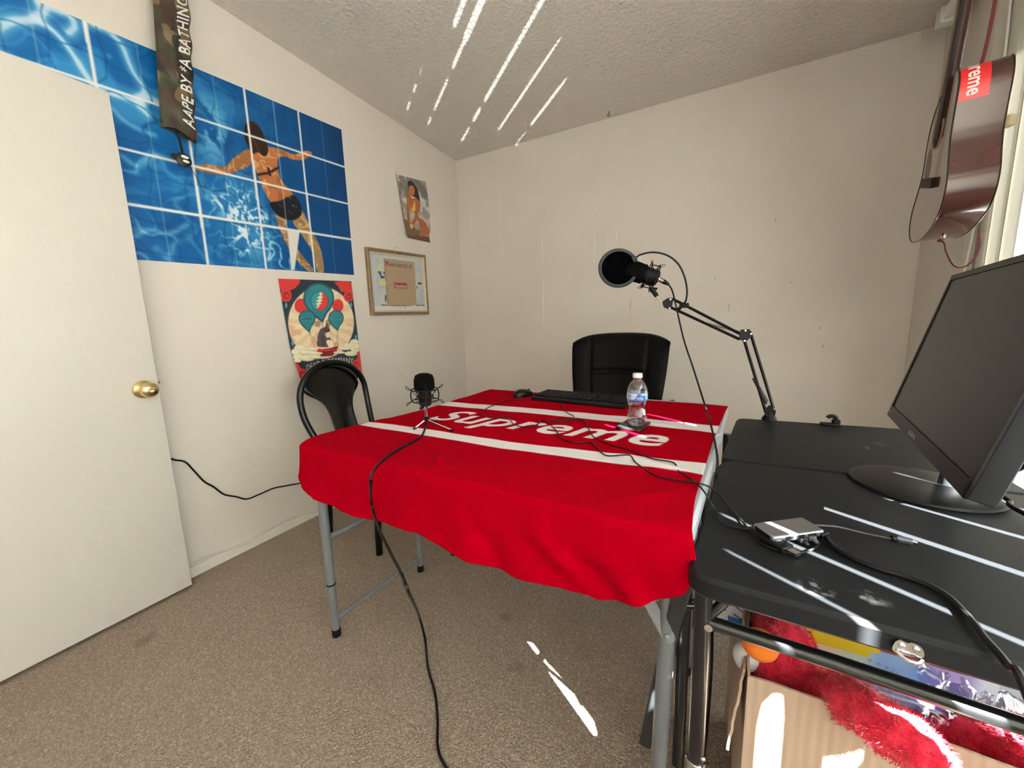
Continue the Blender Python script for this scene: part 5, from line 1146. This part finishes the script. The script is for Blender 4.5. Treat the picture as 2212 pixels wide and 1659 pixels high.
caps([(ony(1790,1505,.70), .030), (ony(1850,1522,.655), .033), (ony(1900,1560,.628), .033), (ony(1955,1597,.612), .034), (ony(1985,1618,.606), .033)])
caps([(ony(1640,1500,.74), .05), (ony(1780,1560,.76), .06), (ony(1990,1640,.78), .06)])
me = bpy.data.meshes.new('tmp'); me.from_pydata([tuple(v) for v in sm.v], [], sm.f); to = bpy.data.objects.new('tmp', me); COL.objects.link(to)
md = to.modifiers.new('r', 'REMESH'); md.mode = 'VOXEL'; md.voxel_size = .006; md2 = to.modifiers.new('s', 'SMOOTH'); md2.factor = .6; md2.iterations = 6
dg = bpy.context.evaluated_depsgraph_get(); me2 = bpy.data.meshes.new_from_object(to.evaluated_get(dg)); bpy.data.objects.remove(to); bpy.data.meshes.remove(me)
V_ = [v.co.copy() for v in me2.vertices]; N_ = [v.normal.copy() for v in me2.vertices]; F_ = [tuple(p.vertices) for p in me2.polygons]; bpy.data.meshes.remove(me2)
from mathutils import noise as mn_
V_ = [v+n_*(.006*mn_.noise(v*55)+.003*mn_.noise(v*140)) for v, n_ in zip(V_, N_)]
V_ = [Vector((v.x, max(v.y, y0+.006) if v.z < ZB+.004 else v.y, v.z)) if v.x < .125 else v for v in V_]
V_ = [Vector((max(v.x, .104+max(0, v.y-.652)*.06), v.y, v.z)) if v.z < ZB+.03 else v for v in V_]
fur = MB().add(V_, F_)
keep = [i for i, v in enumerate(V_) if v.z > ZB-.09]; fv = []; ff = []
for k in range(26000):
    i = random.choice(keep); p = V_[i]+Vector((random.uniform(-.003,.003), random.uniform(-.003,.003), random.uniform(-.003,.003))); nn = (N_[i]+Vector((random.gauss(0,.45), random.gauss(0,.45), random.gauss(-.25,.45)))).normalized()
    L0 = random.uniform(.0025, .006)*(1.1 if p.y < .66 else 1); sd_ = nn.orthogonal().normalized()*.00055; o = len(fv); fv += [p-sd_-nn*.001, p+sd_-nn*.001, p+nn*L0]; ff.append((o, o+1, o+2))
fur.add(fv, ff)
tag(build('plush', fur, m_fur, angle=180), 'fluffy red plush with one limb hanging over the cardboard box rim', 'plush')
ob = ony(1641, 1392, .700); tag(build('nose_ball', MB().ball(ob, .0255, seg=28, scale=(1.1,1,1)), mat('orange_felt', (232, 122, 34), .9, bump=(200,.3,.001))), 'orange felt ball resting on the red plush', 'ball')  # plain ball standing in for the nose of the plush
wb_ = ony(1611, 1418, .712); tag(build('eye_ball', MB().ball(wb_, .0205, seg=24, scale=(1,1,1.25)), mat('white_felt', (226,224,228), .8)), 'plain white egg-shaped ball in place of one eye of the red plush', 'ball')  # plain ball standing in for an eye of the plush
# papers, folder, toy box standing behind the plush
def panel(name, pts, Y_, c, lab, cat, th=.004, rough=.6, m=None):
    q = [ony(x, y, yy) for (x, y), yy in zip(pts, Y_)]; nr = (q[1]-q[0]).cross(q[2]-q[0]).normalized(); nr = nr if nr.y > 0 else -nr; k = len(q)
    mb = MB().add([p for p in q]+[p+nr*th for p in q], [tuple(range(k-1,-1,-1)), tuple(range(k,2*k))]+[(i, (i+1) % k, k+(i+1) % k, k+i) for i in range(k)])
    return tag(build(name, mb, m or mat(name+'_m', c, rough), smooth=False), lab, cat)
# white and blue toy box
tb_ = thing('toy_box', 'white and blue picture box leaning behind the red plush under the black table', 'box', tuple(ony(1620, 1345, .84)-Vector((0,0,.1))))
q = [ony(x, y, yy) for x, y, yy in ((1528,1278,.86),(1686,1312,.84),(1680,1372,.84),(1530,1350,.86))]
vs = q+[p+Vector((.03,.05,.0)) for p in q]; build('carton', MB().add(vs, [(3,2,1,0),(4,5,6,7),(0,1,5,4),(1,2,6,5),(2,3,7,6),(3,0,4,7)]), mat('carton_white', (224,224,232), .4), tb_, smooth=False)
def tp(x, y, o=.0012): 
    nr = (q[1]-q[0]).cross(q[3]-q[0]).normalized(); nr = nr if nr.y < 0 else -nr; d = ray(x, y); p = CAM+d*((q[0]-CAM).dot(nr)/d.dot(nr)); return p+nr*o
build('blue_panel', MB().add([tp(*a) for a in ((1572,1330),(1630,1345),(1655,1316),(1684,1308),(1680,1370),(1575,1350))], [tuple(range(6))]), mat('carton_blue', (18,112,190), .4), tb_, smooth=False, label='blue printed area')
m = MB()
for pl_ in ([(1590,1310),(1605,1322),(1625,1325)], [(1600,1305),(1612,1312),(1620,1308)], [(1585,1325),(1600,1336),(1620,1340)], [(1630,1300),(1640,1315),(1634,1326),(1642,1326)], [(1548,1300),(1556,1315),(1560,1300),(1568,1318)]): m.tube([tp(*a, .002) for a in pl_], .0009, 5)
build('line_drawing', m, MATS['carton_blue'] if False else m_blackcap, tb_)
panel('book', [(1690,1300),(1800,1322),(1800,1372),(1690,1352)], [.845,.83,.83,.845], (22, 44, 84), 'navy book spine standing behind the yellow folder', 'book', .02)
panel('book', [(1668,1290),(1702,1298),(1702,1352),(1668,1344)], [.835,.835,.835,.835], (176, 152, 132), 'beige book end between the toy box and the navy book', 'book', .02)
panel('paper_folder', [(1694,1340),(1790,1352),(1895,1388),(1902,1412),(1880,1410),(1876,1420),(1800,1398),(1700,1374)], [.80]*8, (206, 190, 28), 'yellow paper folder lying across the papers in the box', 'folder', .003)
dq = [ony(x, y, yy) for x, y, yy in ((1700,1350,.815),(2160,1480,.80),(2120,1640,.755),(1700,1450,.775))]
gu_, gv = np.meshgrid(np.linspace(0, 1, 170), np.linspace(0, 1, 60)); Pq = [np.array(p) for p in dq]
PP = ((1-gu_)*(1-gv))[..., None]*Pq[0]+(gu_*(1-gv))[..., None]*Pq[1]+(gu_*gv)[..., None]*Pq[2]+((1-gu_)*gv)[..., None]*Pq[3]
A = Art(gu_, gv); A.fill((206, 200, 176)); A.mix(smst(.25, .36, gu_), (172, 198, 190)); A.mix(smst(.40, .50, gu_), (120, 160, 214)); A.mix(smst(.66, .76, gu_), (158, 140, 204)); A.mix(smst(.88, .95, gu_), (200, 210, 224))
fx, fy = .54, .45; A.line([(fx+.045*math.cos(t), fy+.17*math.sin(t)) for t in np.linspace(0, 2*PI, 24)], .006, (40, 56, 100)); 
for d in (-.014, .014): A.ell(fx+d, fy-.05, .004, .02, (40,56,100))
A.line([(fx-.02, fy+.06), (fx, fy+.09), (fx+.02, fy+.05)], .004, (40,56,100)); A.line([(.60,.5),(.66,.62),(.72,.6)], .005, (40,56,100)); A.line([(.44,.2),(.56,.25),(.70,.42)], .005, (40,56,100))
for a in (.36, .375, .39): A.line([(a, .3), (a, .55)], .003, (90,100,110))
A.line([(.74,.5),(.76,.7)], .004, (90,70,150)); A.line([(.77,.52),(.80,.52)], .003, (90,70,150)); A.line([(.77,.6),(.80,.6)], .003, (90,70,150))
tag(art_mesh('drawing_sheet', PP, A.C, .5), "child's drawing of a face on a pastel coloured sheet in the box", 'drawing')
pk = thing('black_pouch', 'black curved case with pale edging tucked behind the red plush', 'case', tuple(ony(1960,1560,.80)-Vector((0,0,.02))))
build('body', MB().tube(cr([ony(x, y, .80) for x, y in ((1760,1462),(1850,1500),(1950,1538),(2060,1580),(2150,1612),(2190,1640))], 6), [.012]*12+[.022]*12+[.016]*7, 12), mat('dull_black', (24,25,30), .4), pk)
build('edging', MB().tube(cr([ony(x, y, .775) for x, y in ((1790,1462),(1880,1490),(1980,1520),(2080,1560),(2170,1598))], 6), .0022, 6), MATS['white_print'], pk, label='pale edging')
# clear plastic bag at the right end of the box
def bagf(u, v):
    p = ony(1985+250*u, 1425+ 95*u+ 150*v, .742+.06*(1-v)); w_ = .012*mn_.noise(Vector((u*7, v*6, .3)))+.006*mn_.noise(Vector((u*19, v*15, 2)))
    return p+Vector((0, w_, w_*.5))
m = MB().grid(bagf, 50, 34); pb = build('plastic_bag', m, glassy('film_plastic', (235,240,250), .30, .12, .95), angle=180); tag(pb, 'crumpled clear plastic bag at the right end of the box', 'bag')
panel('carton', [(2090,1455),(2230,1500),(2230,1640),(2100,1560)], [.82,.81,.80,.81], (196, 214, 222), 'pale blue-white carton behind the clear plastic bag', 'box', .03)
